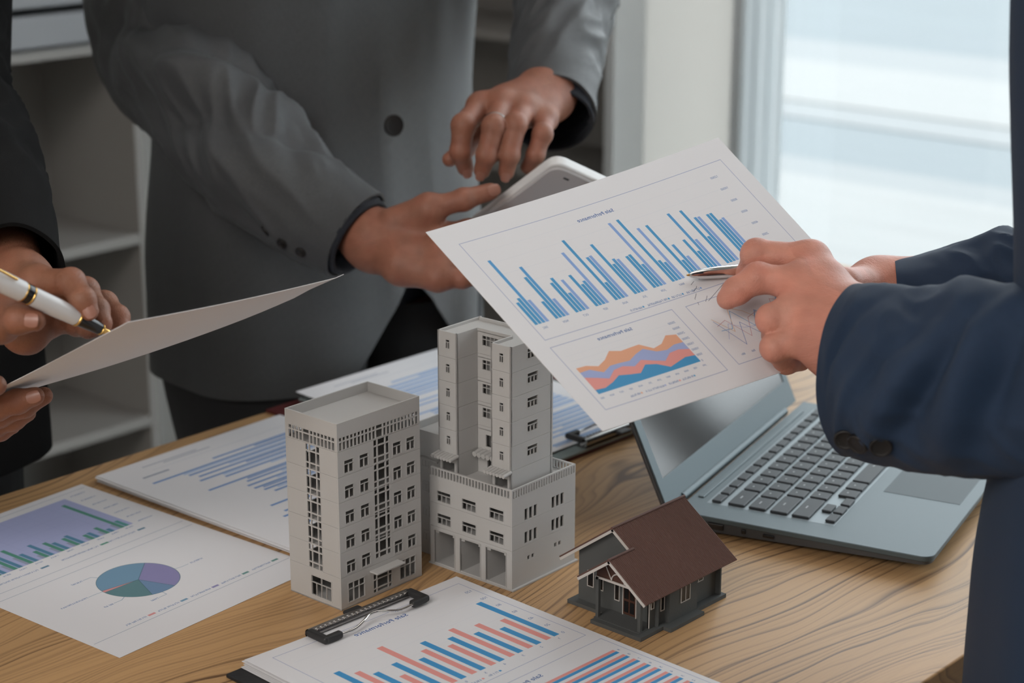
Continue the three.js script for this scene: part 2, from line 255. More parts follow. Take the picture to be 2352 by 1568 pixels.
// print too small to read in the photograph: short upright strokes at the size of its letters
function greek(g, x, y, w, h, seed, col = INK) { const r = rng(seed); g.fillStyle = col; for (let p = x; p < x + w - h * 0.5;) { const k = h * (0.35 + 0.3 * r()); g.fillRect(p, y - h / 2, h * 0.16, h); if (r() < 0.75) g.fillRect(p, y + (r() < 0.5 ? -h / 2 : h * 0.3), k, h * 0.18); if (r() < 0.5) g.fillRect(p + k * 0.8, y - h * 0.2, h * 0.14, h * 0.6); p += k + h * 0.28; } }
const MONTHS = 'JAN FEB MAR APR MAY JUN JUL AUG SEP OCT NOV DEC'.split(' ');
const chartTex = pageTex(2048, 1448, 297, (g) => {
  const X = (f) => f * 297, Y = (f) => f * 210;
  frame(g, X(0.052), Y(0.093), X(0.893), Y(0.496));
  text(g, 'Sale Performance', X(0.531), Y(0.147), 4.3, 'center', 'bold');
  for (let i = 0; i < 7; i++) { const y = Y(0.154 + 0.0595 * i); g.strokeStyle = '#cfd1d8'; g.lineWidth = 0.25; g.beginPath(); g.moveTo(X(0.135), y); g.lineTo(X(0.945 - 0.02), y); g.stroke(); if (i < 6) text(g, String(12000 - 2000 * i), X(0.128), y, 2.9, 'right'); }
  const yb = Y(0.518), per = 0.0638;                                  // groups of four, January first; bars as shares of 366
  const bars = [[190, 185, 225, 225], [228, 230, 135, 278], [140, 283, 90, 155], [85, 150, 75, 265], [265, 90, 105, 328], [325, 112, 168, 165], [165, 172, 150, 260], [215, 212, 86, 314], [263, 120, 108, 161], [151, 89, 172, 152], [85, 257, 208, 87], [110, 323, 130, 113]];
  bars.forEach((b, i) => { b.forEach((v, k) => { g.fillStyle = [LILAC, BLUE2, BLUE, BLUE][k]; const w = X(0.0092); g.fillRect(X(0.2335 - 0.043 + per * i) + k * X(0.0113), yb - v / 366 * Y(0.362), w, v / 366 * Y(0.362)); }); text(g, MONTHS[i], X(0.215 + per * i), Y(0.541), 2.6); });
  [[0.435, 0.045], [0.497, 0.035], [0.545, 0.07], [0.63, 0.036]].forEach(([x, w], i) => { g.fillStyle = [LILAC, BLUE2, BLUE, BLUE][i]; g.fillRect(X(x - 0.008), Y(0.5785) - 0.8, 1.5, 1.6); greek(g, X(x), Y(0.5785), X(w), 1.9, 11 + i); });
  // stacked areas
  frame(g, X(0.558), Y(0.625), X(0.391), Y(0.3));
  text(g, 'Sale Performance', X(0.76), Y(0.648), 3.9, 'center', 'bold');
  for (let i = 0; i < 8; i++) { const y = Y(0.679 + 0.0257 * i); g.strokeStyle = '#cfd1d8'; g.lineWidth = 0.22; g.beginPath(); g.moveTo(X(0.606), y); g.lineTo(X(0.932), y); g.stroke(); text(g, String(35000 - 5000 * i), X(0.602), y, 2.5, 'right'); }
  const tops = [[1.397, 1.5, 1.21, 1.13, 1.48, 1.47, 1.45, 1.6, 1.294, 1.12, 1.29, 1.31], [1, 1.018, 0.897, 0.963, 1.25, 1.13, 0.944, 0.977, 0.99, 0.807, 1.09, 1.08], [0.642, 0.766, 0.74, 0.47, 0.645, 0.83, 0.652, 0.81, 0.771, 0.485, 0.672, 0.83], [0.317, 0.371, 0.27, 0.167, 0.464, 0.59, 0.306, 0.387, 0.495, 0.297, 0.168, 0.205]];
  tops.forEach((v, k) => { g.fillStyle = [TAN, VIO, ROSE, BLUE][k]; g.beginPath(); g.moveTo(X(0.606), Y(0.859)); v.forEach((q, i) => g.lineTo(X(0.606 + 0.0296 * i), Y(0.859 - q * 0.0945))); g.lineTo(X(0.932), Y(0.859)); g.closePath(); g.fill(); });
  MONTHS.forEach((m, i) => text(g, m, X(0.606 + 0.0296 * i), Y(0.8765), 2.0));
  [[0.66, 0.036], [0.708, 0.03], [0.755, 0.058], [0.83, 0.03]].forEach(([x, w], i) => { g.fillStyle = [BLUE, ROSE, VIO, TAN][i]; g.fillRect(X(x - 0.007), Y(0.905) - 0.7, 1.4, 1.4); greek(g, X(x), Y(0.905), X(w), 1.7, 21 + i); });
  // lines
  frame(g, X(0.052), Y(0.632), X(0.463), Y(0.286));
  for (let i = 0; i < 8; i++) { g.strokeStyle = '#d4d6dc'; g.lineWidth = 0.22; g.beginPath(); g.moveTo(X(0.09), Y(0.665 + 0.026 * i)); g.lineTo(X(0.495), Y(0.665 + 0.026 * i)); g.stroke(); }
  const r = rng(5); [['#4a8fc4', 0.06], ['#c9a27e', 0.05], ['#b98b93', 0.045], ['#a9b0d0', 0.055], ['#6b7fb0', 0.06]].forEach(([c, a], k) => { g.strokeStyle = c; g.lineWidth = 0.42; g.beginPath(); for (let i = 0; i < 12; i++) { const x = X(0.1 + 0.0345 * i), y = Y(0.74 + (r() - 0.5) * 0.13 + k * 0.012); i ? g.lineTo(x, y) : g.moveTo(x, y); } g.stroke(); });
  g.strokeStyle = '#4a4a55'; g.lineWidth = 0.32;                       // loose thin dark squiggles under the pen's tip
  for (const st of [[[0.431, 0.543], [0.448, 0.554]], [[0.436, 0.566], [0.442, 0.573], [0.455, 0.581], [0.458, 0.585]], [[0.455, 0.594], [0.461, 0.602], [0.471, 0.612], [0.473, 0.617]], [[0.472, 0.63], [0.476, 0.642]], [[0.432, 0.617], [0.439, 0.626], [0.45, 0.638]], [[0.352, 0.588], [0.441, 0.639]]]) { g.beginPath(); st.forEach(([x, y], i) => (i ? g.lineTo(X(x), Y(y)) : g.moveTo(X(x), Y(y)))); g.stroke(); }
  for (let i = 0; i < 12; i++) greek(g, X(0.093 + 0.0345 * i), Y(0.885), X(0.014), 1.7, 40 + i);
});
// the page on the near clipboard: pairs of bars above, level pairs below
const clipTex = pageTex(1448, 2048, 210, (g) => {
  frame(g, 8.5, 11, 185, 134);
  text(g, 'Sale Performance', 101, 23, 6.2, 'center', 'bold');
  for (let i = 0; i < 7; i++) { const y = 28 + 16.9 * i; g.strokeStyle = '#cdd0d8'; g.lineWidth = 0.25; g.beginPath(); g.moveTo(22, y); g.lineTo(188, y); g.stroke(); text(g, String(120 - 20 * i), 17.5, y, 4.2, 'right'); }
  const pairs = [[82, 48], [38, 56], [46, 64], [54, 45], [63, 53], [44, 79], [52, 34], [50, 60], [70, 40]];
  pairs.forEach(([a, b], i) => { const x = 20.4 + 19.1 * i; g.fillStyle = '#3a8ec4'; g.fillRect(x, 129.8 - a, 5.6, a); g.fillStyle = ROSE; g.fillRect(x + 8.6, 129.8 - b, 5.6, b); text(g, String(i + 1), x + 5.5, 135, 3.6); });
  [[92, '#3a8ec4'], [109, ROSE]].forEach(([x, c], i) => { g.fillStyle = c; g.fillRect(x, 139, 2, 2); greek(g, x + 3.5, 140, 10, 2.4, 60 + i); });
  frame(g, 5, 157, 190, 128);
  text(g, 'Sale Performance', 101, 166, 5.6, 'center', 'bold');
  for (let i = 0; i < 9; i++) { const y = 175.5 + 9.9 * i, r = rng(80 + i); g.fillStyle = ROSE; g.fillRect(13, y, 120 + 45 * r(), 3.1); g.fillStyle = '#3a8ec4'; g.fillRect(13, y + 3.3, 130 + 40 * r(), 3.3); text(g, String(9 - i), 10, y + 3.2, 3.4); }
});
const pieTex = pageTex(1024, 1448, 210, (g) => {
  const P = (x, z) => [-x * 1000, 297 + z * 1000];                    // metres left of and above the near right corner
  g.strokeStyle = '#8d9aac'; g.lineWidth = 0.5; for (const y of [8, 137, 149, 265]) { g.beginPath(); g.moveTo(3, y); g.lineTo(207, y); g.stroke(); }
  g.fillStyle = '#a3aad0'; g.fillRect(33, 17, 150, 91); g.strokeStyle = '#98a0c8'; g.lineWidth = 0.3; for (let i = 1; i < 6; i++) { g.beginPath(); g.moveTo(33, 17 + 15 * i); g.lineTo(183, 17 + 15 * i); g.stroke(); g.beginPath(); g.moveTo(33 + 24 * i, 17); g.lineTo(33 + 24 * i, 108); g.stroke(); }
  for (let i = 0; i < 7; i++) greek(g, 11, 17 + 15 * i, 17, 2, 100 + i);
  const a = [16, 8, 14, 24, 20, 32, 22, 44, 30], b = [24, 18, 13, 21, 26, 18, 40, 28, 36];
  for (let i = 0; i < 9; i++) { const x = 37 + 16 * i; g.fillStyle = i === 0 ? '#4f8f8c' : '#4f7f9c'; g.fillRect(x, 108 - a[i], 4, a[i]); g.fillStyle = '#4d8a78'; g.fillRect(x + 5, 108 - (i === 0 ? 80 : b[i]), 4, (i === 0 ? 80 : b[i])); g.fillStyle = '#8f97ae'; g.fillRect(x + 9, 108 - b[i] * 0.5, 3, b[i] * 0.5); greek(g, x, 112, 8, 2, 120 + i); }
  [[33, '#5b7f98'], [73, '#4d8a78'], [135, '#5b7f98']].forEach(([x, c], i) => { g.fillStyle = c; g.fillRect(x, 121.5, 8, 2.6); greek(g, x + 11, 122.8, 40, 2.2, 140 + i); });
  const cx = 108.8, cy = 201.3, R = 33, wedge = (p0, q0, c) => { const p = Math.PI - q0, q = Math.PI - p0; g.fillStyle = c; g.beginPath(); g.moveTo(cx, cy); g.arc(cx, cy, R, p, q); g.closePath(); g.fill(); g.strokeStyle = '#41646c'; g.lineWidth = 0.4; g.stroke(); };
  const D = Math.PI / 180; wedge(-40 * D, 72 * D, '#8783ae'); wedge(72 * D, 112 * D, '#6a87a8'); wedge(112 * D, 183 * D, '#5b8087'); wedge(183 * D, 190 * D, '#d08f90'); wedge(190 * D, 320 * D, '#6f93ad');
  g.strokeStyle = '#5b7f9c'; g.lineWidth = 0.4; for (const [t, l] of [[12, 14], [97, 9], [150, 9], [187, 26], [238, 12]]) { const x = cx - R * Math.cos(t * D), y = cy + R * Math.sin(t * D), x1 = cx - (R + 6) * Math.cos(t * D), y1 = cy + (R + 6) * Math.sin(t * D), s = -Math.sign(Math.cos(t * D)); g.beginPath(); g.moveTo(x, y); g.lineTo(x1, y1); g.lineTo(x1 + s * 8, y1); g.stroke(); greek(g, s > 0 ? x1 + 9 : x1 - 9 - l, y1, l, 2.2, Math.round(200 + t)); }
  ['#5f8a86', '#5f8a86', '#8783ae', '#6f93ad', '#d08f90'].forEach((c, i) => { const x = 10 + 33 * i; g.fillStyle = c; g.fillRect(x, 257.5, 7, 2.6); greek(g, x + 9, 258.8, 21, 2.2, 220 + i); });
});
function linesTex(seed, dark, rows) { return pageTex(1024, 1448, 210, (g) => { const r = rng(seed);
  g.fillStyle = '#a8adb9'; for (const [x, y, w] of [[112, 14, 60], [100, 18, 52]]) g.fillRect(x, y, w, 1.8); g.fillStyle = '#c3c7d0'; g.fillRect(20, 27, 150, 0.8); g.fillStyle = '#8a93a5'; g.fillRect(160, 36, 28, 2.6);
  let y = 44; for (let i = 0; i < rows && y < 285; i++) { const w = 95 + 70 * r(), x = 22 + (i % 6 === 0 ? 0 : 5); g.fillStyle = dark; g.fillRect(x, y, w, 3); g.fillStyle = i % 3 ? '#9db6d8' : dark; g.fillRect(x, y + 4, w * (0.5 + 0.45 * r()), 2.2); y += i % 6 === 5 ? 15 : 9; } }); }
const textTex = linesTex(7, '#6288bf', 31), farTex = linesTex(19, '#7ba0cf', 31);
const print = (t) => std({ map: t, roughness: 0.72 });
const WHITE = M.paper;
function sheet(name, label, cat, fn, mat, { t = 0.00016, nu = 16, nv = 16, group } = {}) { const m = new THREE.Mesh(sheetGeo(nu, nv, fn, t), [mat, WHITE]); m.name = numbered(name); m.castShadow = m.receiveShadow = true; scene.add(m); return tag(m, label, cat, group); }
// a sheet lying flat: its far right corner seat, turn, size; u to the right, v away from the reader
function flat(x, z, y, turn, w, h, bow = () => 0) { const c = Math.cos(turn), s = Math.sin(turn); return (u, v) => { const a = -w * (1 - u), b = h * (1 - v); return V(x + a * c + b * s, y + bow(u, v), z - a * s + b * c); }; }
// pages on the table
sheet('chart_page', 'loose page with a blue pie chart below a lilac bar chart, nearest the left edge', 'paper', flat(0.92, -1.3569, Y0 + 0.0004, 0.069, 0.21, 0.2975, (u, v) => 0.0006 * u * v), print(pieTex));
for (let i = 0; i < 9; i++) { const r = rng(300 + i), top = i === 8; sheet('text_page', top ? 'topmost page of the stack of blue-lined text pages behind the low model building' : 'page beneath the top page in the stack of blue-lined text pages', 'paper', flat(1.1585 + (top ? 0 : (r() - 0.5) * 0.005), -1.359 + (top ? 0 : (r() - 0.5) * 0.004), Y0 + 0.0007 + 0.0007 * i, 0.03 + (r() - 0.5) * (top ? 0 : 0.012), 0.2255, 0.297), top ? print(textTex) : WHITE, { nu: 4, nv: 4, group: top ? undefined : 'pages under the top page of the text stack', t: 0.00045 }); }
// a clipboard: board, and a wire clip with black ends; local origin at the far right corner, x to the left, z towards the reader
function clipboard(label, pos, turn, boardMat, w, h, clipX) {
  const o = thing('clipboard', label, 'clipboard', pos, turn);
  mesh('board', [rb(-w, 0, 0, 0, 0.0032, h, 0.0012)], boardMat, o);
  const cl = new THREE.Group(); cl.name = 'clip'; cl.position.set(-clipX, 0.0032, 0.004); o.add(cl);
  const barel = [new THREE.CylinderGeometry(0.0042, 0.0042, 0.1, 20, 1, true, 0, Math.PI * 1.7).rotateZ(Math.PI / 2).translate(0, 0.0055, -0.001), rb(-0.05, 0, -0.005, 0.05, 0.0014, 0.008, 0.0005)];
  for (let i = 0; i < 22; i++) barel.push(rb(-0.048 + i * 0.0044, 0.0085, 0.0008, -0.0458 + i * 0.0044, 0.0098, 0.003, 0.0003));
  mesh('hinge_bar', barel, M.steel, cl);
  const y = 0.0078;
  mesh('wire', [tube([[-0.05, 0.006, 0.002], [-0.05, y, 0.012], [-0.046, y, 0.0185], [-0.036, y, 0.0195], [-0.022, y, 0.0195], [-0.012, y + 0.002, 0.0175], [-0.004, y + 0.003, 0.0142], [0.004, y + 0.003, 0.0142], [0.012, y + 0.002, 0.0175], [0.022, y, 0.0195], [0.036, y, 0.0195], [0.046, y, 0.0185], [0.05, y, 0.012], [0.05, 0.006, 0.002]], 0.0011, 80, 8)], M.chrome, cl);
  for (const s of [-1, 1]) mesh('grip_end', [rb(s * 0.05 - 0.0032, 0.005, -0.001, s * 0.05 + 0.0032, 0.0105, 0.021, 0.002, 3), rb(Math.min(s * 0.05, s * 0.036) - 0.001, 0.005, 0.0155, Math.max(s * 0.05, s * 0.036) + 0.001, 0.0105, 0.0215, 0.002, 3)], M.black, cl);
  mesh('thumb_tab', [rb(-0.008, 0.004, -0.012, 0.008, 0.0075, -0.002, 0.003, 3)], M.black, cl);
  return o;
}
// near clipboard and the pages it holds
clipboard('black clipboard in the foreground holding printed bar charts', [0.9945, Y0 + 0.0002, -0.957], -0.0304, std({ color: lin(0.016, 0.017, 0.019), roughness: 0.6, bumpMap: weave, bumpScale: 0.0004 }), 0.232, 0.335, 0.107);
for (let i = 0; i < 5; i++) { const top = i === 4, r = rng(400 + i), dx = top ? 0 : -0.004 * r(), dz = top ? 0 : (r() - 0.5) * 0.003;
  sheet('bar_chart_page', top ? 'top page on the near clipboard, printed with blue and pink bars' : 'blank-edged page beneath the top page on the near clipboard', 'paper', flat(0.9905 + dx, -0.9545 + dz, Y0 + 0.0042 + 0.0006 * i, -0.0304 + (top ? 0 : (r() - 0.5) * 0.02), 0.2125, 0.297, (u, v) => 0.0008 * i * Math.pow(1 - u, 3) * (0.4 + 0.6 * v)), top ? print(clipTex) : WHITE, { t: 0.0003, group: top ? undefined : 'pages under the top page on the near clipboard' }); }
// far clipboard on its red folder
tag(mesh('folder', [rb(1.165, Y0 + 0.0002, -1.388, 1.46, Y0 + 0.0035, -1.068, 0.001)], M.red), 'dark red folder under the far clipboard behind the model buildings', 'folder');
clipboard('far clipboard with a clear board lying on the dark red folder', [1.2, Y0 + 0.0037, -1.068], Math.PI - 0.015, std({ color: lin(0.25, 0.3, 0.3), roughness: 0.15 }), 0.225, 0.315, 0.135);
for (let i = 0; i < 4; i++) { const top = i === 3; sheet('form_page', top ? 'top page with pale blue lines on the far clipboard' : 'page beneath the top page on the far clipboard', 'paper', flat(1.42 - 0.002 * i, -1.3815 + 0.001 * i, Y0 + 0.0074 + 0.0006 * i, -0.012, 0.214, 0.3, (u, v) => 0.006 * Math.pow(v, 2)), top ? print(farTex) : WHITE, { t: 0.0003, group: top ? undefined : 'pages under the top page on the far clipboard' }); }
// the chart the navy-suited person holds up: right-hand and left-hand top corners, bottom corners
{
  const tl = A([0.9157, 1.0575, -0.9093]), tr = A([1.2102, 1.0888, -0.8716]), br = A([1.1928, 0.967, -0.6898]), bl = A([0.9006, 0.9547, -0.7335]);
  const nrm = tr.clone().sub(tl).cross(bl.clone().sub(tl)).normalize();
  sheet('held_chart', 'page of blue bar charts and a stacked area chart held up by the navy-suited person', 'paper', (u, v) => { const p = bl.clone().lerp(br, u).lerp(tl.clone().lerp(tr, u), v); return p.addScaledVector(nrm, 0.004 * Math.sin(Math.PI * u) * (0.4 + 0.6 * v)); }, print(chartTex), { nu: 24, nv: 16, t: 0.0004 });
}
// the sheet the black-suited person holds: seen from below
{
  const near = [A([0.7139, 1.0198, -0.9864]), A([0.7084, 0.9873, -1.048]), A([0.7038, 0.9618, -1.0962]), A([0.6958, 0.9318, -1.1539]), A([0.6783, 0.8846, -1.2455])], far = [A([0.8948, 1.0184, -0.9725]), A([0.8673, 0.976, -1.0541]), A([0.8299, 0.934, -1.1467]), A([0.7993, 0.9038, -1.2215]), A([0.7616, 0.8677, -1.3172])];
  const cn = new THREE.CatmullRomCurve3(near), cf = new THREE.CatmullRomCurve3(far);
  sheet('held_sheet', 'plain white sheet held up and tilted by the black-sleeved hands', 'paper', (u, v) => { const p = cn.getPoint(u).lerp(cf.getPoint(u), v); p.y -= 0.0015 * Math.sin(Math.PI * v) - (v > 0.985 && u < 0.1 ? 0.0012 : 0); return p; }, WHITE, { nu: 24, nv: 24, t: 0.0004 });
}
// ---------------------------------------------------------------- model buildings
const resinMap = dataTex(128, 128, (u, v) => { const a = 0.5 + 0.5 * fbm(u * 24, v * 24, 7, 3); return [a, a, a]; });
M.resin = std({ color: lin(0.44, 0.435, 0.425), roughness: 0.62, bumpMap: resinMap, bumpScale: 0.0001 });
M.resinDark = std({ color: lin(0.03, 0.03, 0.03), roughness: 0.9 });
const cached = new Map(), once = (k, f) => { if (!cached.has(k)) cached.set(k, f()); return cached.get(k); };
// turn a panel drawn in x-y (outside = +z at z = 0) into the wall of a side: right (+z), left (-x), back (-z), far (+x)
const side = (g, s, w = 0, d = 0) => { const q = g.clone(); if (s === 'left') q.rotateY(-Math.PI / 2); if (s === 'back') q.rotateY(Math.PI).translate(w, 0, -d); if (s === 'far') q.rotateY(Math.PI / 2).translate(w, 0, 0); return q; };
// on the left side the panel's x runs from the far end (x = -d) to the near corner (x = 0)
// a framed window: opening w x h, transom under the top share, lower lights
function windowGeo(w, h, top, cols, lower = cols, b = 0.00042) {
  return once(['w', w, h, top, cols, lower].join(), () => {
    const holes = [], rows = top > 0 ? [[h * (1 - top), h - b, cols === lower ? cols : cols], [b, h * (1 - top) - b, lower]] : [[b, h - b, lower]];
    rows.forEach(([y0, y1, n]) => { const p = (w - b) / n; for (let i = 0; i < n; i++) holes.push([b + p * i, y0, p * (i + 1), y1]); });
    return join([panel(-0.0004, -0.0004, w + 0.0004, h + 0.0004, holes, 0.0013).translate(0, 0, 0.0002)]);
  });
}
function grille(w, h, colEdges, rowEdges, b) { const holes = []; for (let i = 0; i < colEdges.length - 1; i++) for (let j = 0; j < rowEdges.length - 1; j++) holes.push([colEdges[i] + b / 2, rowEdges[j] + b / 2, colEdges[i + 1] - b / 2, rowEdges[j + 1] - b / 2]); return panel(0, 0, w, h, holes, 0.001).translate(0, 0, 0.0001); }
{ // the low block: five storeys of small windows over a ground floor
  const W = 0.089, D = 0.0576, H = 0.1519, T = 0.0015;
  const o = thing('model_building', 'lower grey model office block with columns of gridded glazing and a flat roof', 'model', [0.8946, Y0 + 0.0002, -0.9849], 0.015);
  const lv = [0, 0.175, 0.31, 0.445, 0.58, 0.715, 0.85, 1].map((f) => f * H);
  const stripR = [0.0374, 0.0552], stripL = [-0.0355, -0.0195], cols = [[0.0064, 10.2e-3], [0.0226, 10.0e-3], [0.0584, 9.8e-3], [0.0734, 9.8e-3]];
  const put = (name, g, s) => mesh(name, side(g, s, W, D), M.resin, o);
  for (let k = 0; k < 7; k++) {
    const y0 = lv[k] + 0.00008, y1 = lv[k + 1] - 0.00008, hr = [], hl = [], top = k === 6;
    if (k === 0) { hr.push([0.0075, 0.004, 0.0255, 0.0205], [0.0345, 0.0025, 0.0555, 0.0185], [0.064, 0.004, 0.082, 0.0205]); hl.push([-0.0335, 0.004, -0.0105, 0.021]); }
    else if (!top) for (const [x, w] of cols) hr.push([x, lv[k + 1] - 0.0188, x + w, lv[k + 1] - 0.008]);
    const rp = top ? [[0.0015, y0 + 0.0004, W - 0.0015, 0.925 * H]] : hr;
    const lp = top ? [[-D + 0.0035, y0 + 0.0004, -0.0025, 0.925 * H]] : hl;
    const edge = (w0, w1, holes, s) => put('wall_panel', panel(w0, y0, w1, y1, holes.map(([a, b, c, d]) => [a, Math.max(b, y0 + 0.0001), c, Math.min(d, y1 - 0.0001)]), T, 0.0001), s);
    const cut = (w0, w1, holes, strip, s) => { edge(w0, strip[0], holes.filter((q) => q[0] < strip[0]), s); edge(strip[1], w1, holes.filter((q) => q[0] > strip[0]), s); };
    if (!k || top) { edge(0, W, rp, 'right'); edge(-D + T, -T, lp, 'left'); } else { cut(0, W, rp, stripR, 'right'); cut(-D + T, -T, lp, stripL, 'left'); }
    if (k === 1) put('wall_panel', panel(stripR[0], y0, stripR[1], y0 + 0.004, [], T, 0.0001), 'right');
    edge(0, W, top ? [[0.0015, y0 + 0.0004, W - 0.0015, 0.925 * H]] : k ? hr.map((q) => q) : [], 'back'); edge(T, D - T, top ? [[0.004, y0 + 0.0004, D - 0.004, 0.925 * H]] : [], 'far');
    if (k) mesh('floor_slab', [bx(T, lv[k] - 0.0012, -D + T, W - T, lv[k], -T)], M.resin, o);
    if (k && !top) for (const [x, w] of cols) { const g = windowGeo(w, 0.0108, 0.3, 1, 2); put('window', g.clone().translate(x, lv[k + 1] - 0.0188, 0), 'right'); }
  }
  put('window', windowGeo(0.018, 0.0165, 0.32, 3, 3).clone().translate(0.0075, 0.004, 0), 'right'); put('window', windowGeo(0.018, 0.0165, 0.32, 3, 3).clone().translate(0.064, 0.004, 0), 'right');
  put('door_frame', grille(0.021, 0.016, [0, 0.0042, 0.0168, 0.021], [0, 0.0035, 0.011, 0.016], 0.0009).translate(0.0345, 0.0025, 0), 'right');
  put('window', windowGeo(0.023, 0.017, 0.34, 2, 4).clone().translate(-0.0335, 0.004, 0), 'left');
  const rows = [0]; for (let k = 0; k < 5; k++) rows.push(...[0.25, 0.72, 1].map((f) => lv[6] - lv[1] === 0 ? 0 : k * 0.0205 + f * 0.0205)); // storey by storey: small, tall, small lights
  const sr = rows.map((y) => y * ((lv[6] - lv[1] - 0.004) / 0.1025)), sl = rows.map((y) => y * ((lv[6] - lv[1]) / 0.1025));
  put('glazing_grid', grille(0.0178, lv[6] - lv[1] - 0.004, [0, 0.0046, 0.0132, 0.0178], sr, 0.0011).translate(stripR[0], lv[1] + 0.004, 0), 'right');
  put('glazing_grid', grille(0.016, lv[6] - lv[1], [0, 0.0042, 0.0118, 0.016], sl, 0.0011).translate(stripL[0], lv[1], 0), 'left');
  const band = (w0, w1, n, skip) => { const h = 0.925 * H - lv[6] - 0.0004, c = [], wid = (w1 - w0) / n; for (let i = 0; i <= n; i++) if (!skip.includes(i)) c.push(i * wid); return grille(w1 - w0, h, c, [0, h * 0.66, h], 0.0011).translate(w0, lv[6] + 0.0004, 0); };
  put('glazing_grid', band(0.0015, W - 0.0015, 22, [11]), 'right'); put('glazing_grid', band(-D + 0.0035, -0.0025, 13, [5]), 'left'); put('glazing_grid', band(0.0015, W - 0.0015, 22, []), 'back'); put('glazing_grid', band(0.004, D - 0.004, 13, []), 'far');
  mesh('roof', [bx(T, H - 0.0095, -D + T, W - T, H - 0.008, -T)], M.resin, o);
  mesh('canopy', [rb(0.031, 0.0215, -0.0002, 0.062, 0.023, 0.0085, 0.0004)], M.resin, o);
  mesh('base_plate', [bx(0, 0, -D, W, 0.0009, 0)], M.resin, o);
}
{ // the tall block: a podium with three garage bays, a balustrade, and a tower with two wings
  const W = 0.0791, D = 0.0873, T = 0.0016, HB = 0.0765, S = 0.0075;
  const o = thing('model_building', 'grey model tower block, the tall one with three garage bays and a railed terrace', 'model', [1.0094, Y0 + 0.0002, -0.9121], 0.0296);
  const put = (name, g, s, p = o) => mesh(name, side(g, s, W, D), M.resin, p);
  const bays = [[-0.0825, -0.0605], [-0.0545, -0.033], [-0.027, -0.006]], wl = [-0.0795, -0.0525, -0.0235], yb = [[0.056, 0.0655], [0.0365, 0.046]];
  const lv = [0, 0.0335, 0.054, HB];
  for (let k = 0; k < 3; k++) {
    const y0 = lv[k] + 0.00008, y1 = lv[k + 1] - 0.00008, hl = [], hr = [];
    if (k === 0) { for (const [a, b] of bays) hl.push([a, 0.0022, b, 0.0305]); hr.push([0.019, 0.0205, 0.0222, 0.0238], [0.0242, 0.0205, 0.0274, 0.0238], [0.0525, 0.0205, 0.0557, 0.0238], [0.0577, 0.0205, 0.0609, 0.0238]); }
    else { for (const x of wl) hl.push([x, yb[2 - k][0], x + 0.0152, yb[2 - k][1]]); for (const x of [0.0155, 0.049]) for (let i = 0; i < 3; i++) hr.push([x + i * 0.0056, yb[2 - k][0] - 0.001, x + i * 0.0056 + 0.0042, yb[2 - k][0] + 0.0085]); }
    put('wall_panel', panel(0, y0, W, y1, hr, T, 0.0001), 'right'); put('wall_panel', panel(-D + T, y0, -T, y1, hl, T, 0.0001), 'left');
    put('wall_panel', panel(0, y0, W, y1, [], T, 0.0001), 'back'); put('wall_panel', panel(T, y0, D - T, y1, [], T, 0.0001), 'far');
    if (k) for (const x of wl) put('window', windowGeo(0.0152, 0.0095, 0.34, 1, 3).clone().translate(x, yb[2 - k][0], 0), 'left');
  }
  for (const [a, b] of bays) { const f = 0.0035, g = join([bx(a - 0.0006, 0.001, -T, a, 0.031, 0.0006), bx(b, 0.001, -T, b + 0.0006, 0.031, 0.0006), bx(a, 0.0305, -T, b, 0.0312, 0.0006), bx(a - 0.001, 0.001, -0.028, a, 0.03, -T), bx(b, 0.001, -0.028, b + 0.001, 0.03, -T), bx(a, 0.0275, -0.0045, a + f, 0.0305, -T), bx(b - f, 0.0275, -0.0045, b, 0.0305, -T)]); put('garage_bay', g, 'left'); }
  mesh('floor_slab', [bx(T, lv[1] - 0.001, -D + T, W - T, lv[1], -T)], M.resin, o); mesh('floor_slab', [bx(T, lv[2] - 0.001, -D + T, W - T, lv[2], -T)], M.resin, o);
  mesh('terrace', [bx(T, HB - 0.0015, -D + T, W - T, HB, -T)], M.resin, o);
  mesh('base_plate', [bx(-0.001, 0, -D - 0.001, W + 0.002, 0.0012, 0.002)], M.resin, o);
  // balustrades: a rail and its square balusters
  const ped = (w0, w1, n) => { const g = [bx(w0, HB - 0.0002, -T, w1, HB + 0.0008, 0), bx(w0, HB + 0.0068, -T, w1, HB + 0.008, 0)]; for (let i = 0; i <= n; i++) { const x = lerp(w0, w1 - 0.0012, i / n); g.push(bx(x, HB + 0.0008, -T, x + 0.0012, HB + 0.0068, 0)); } return join(g); };
  put('balustrade', ped(0, W, 25), 'right'); put('balustrade', ped(-D + T, -T, 25), 'left'); put('balustrade', ped(T, D - T, 25), 'far');
  // the tower: plan runs x from X0 to X1, z from -Z1 to -Z0; a recess between two wings faces the left
  const X0 = 0.0072, X1 = 0.0585, Z0 = 0.0072, Z1 = 0.0835, TOP = 0.1975, R = 0.0245, wA = 0.0205, wB = 0.0205;
  const fl = [HB, 0.0965, 0.1165, 0.1365, 0.1565, 0.1765, TOP];
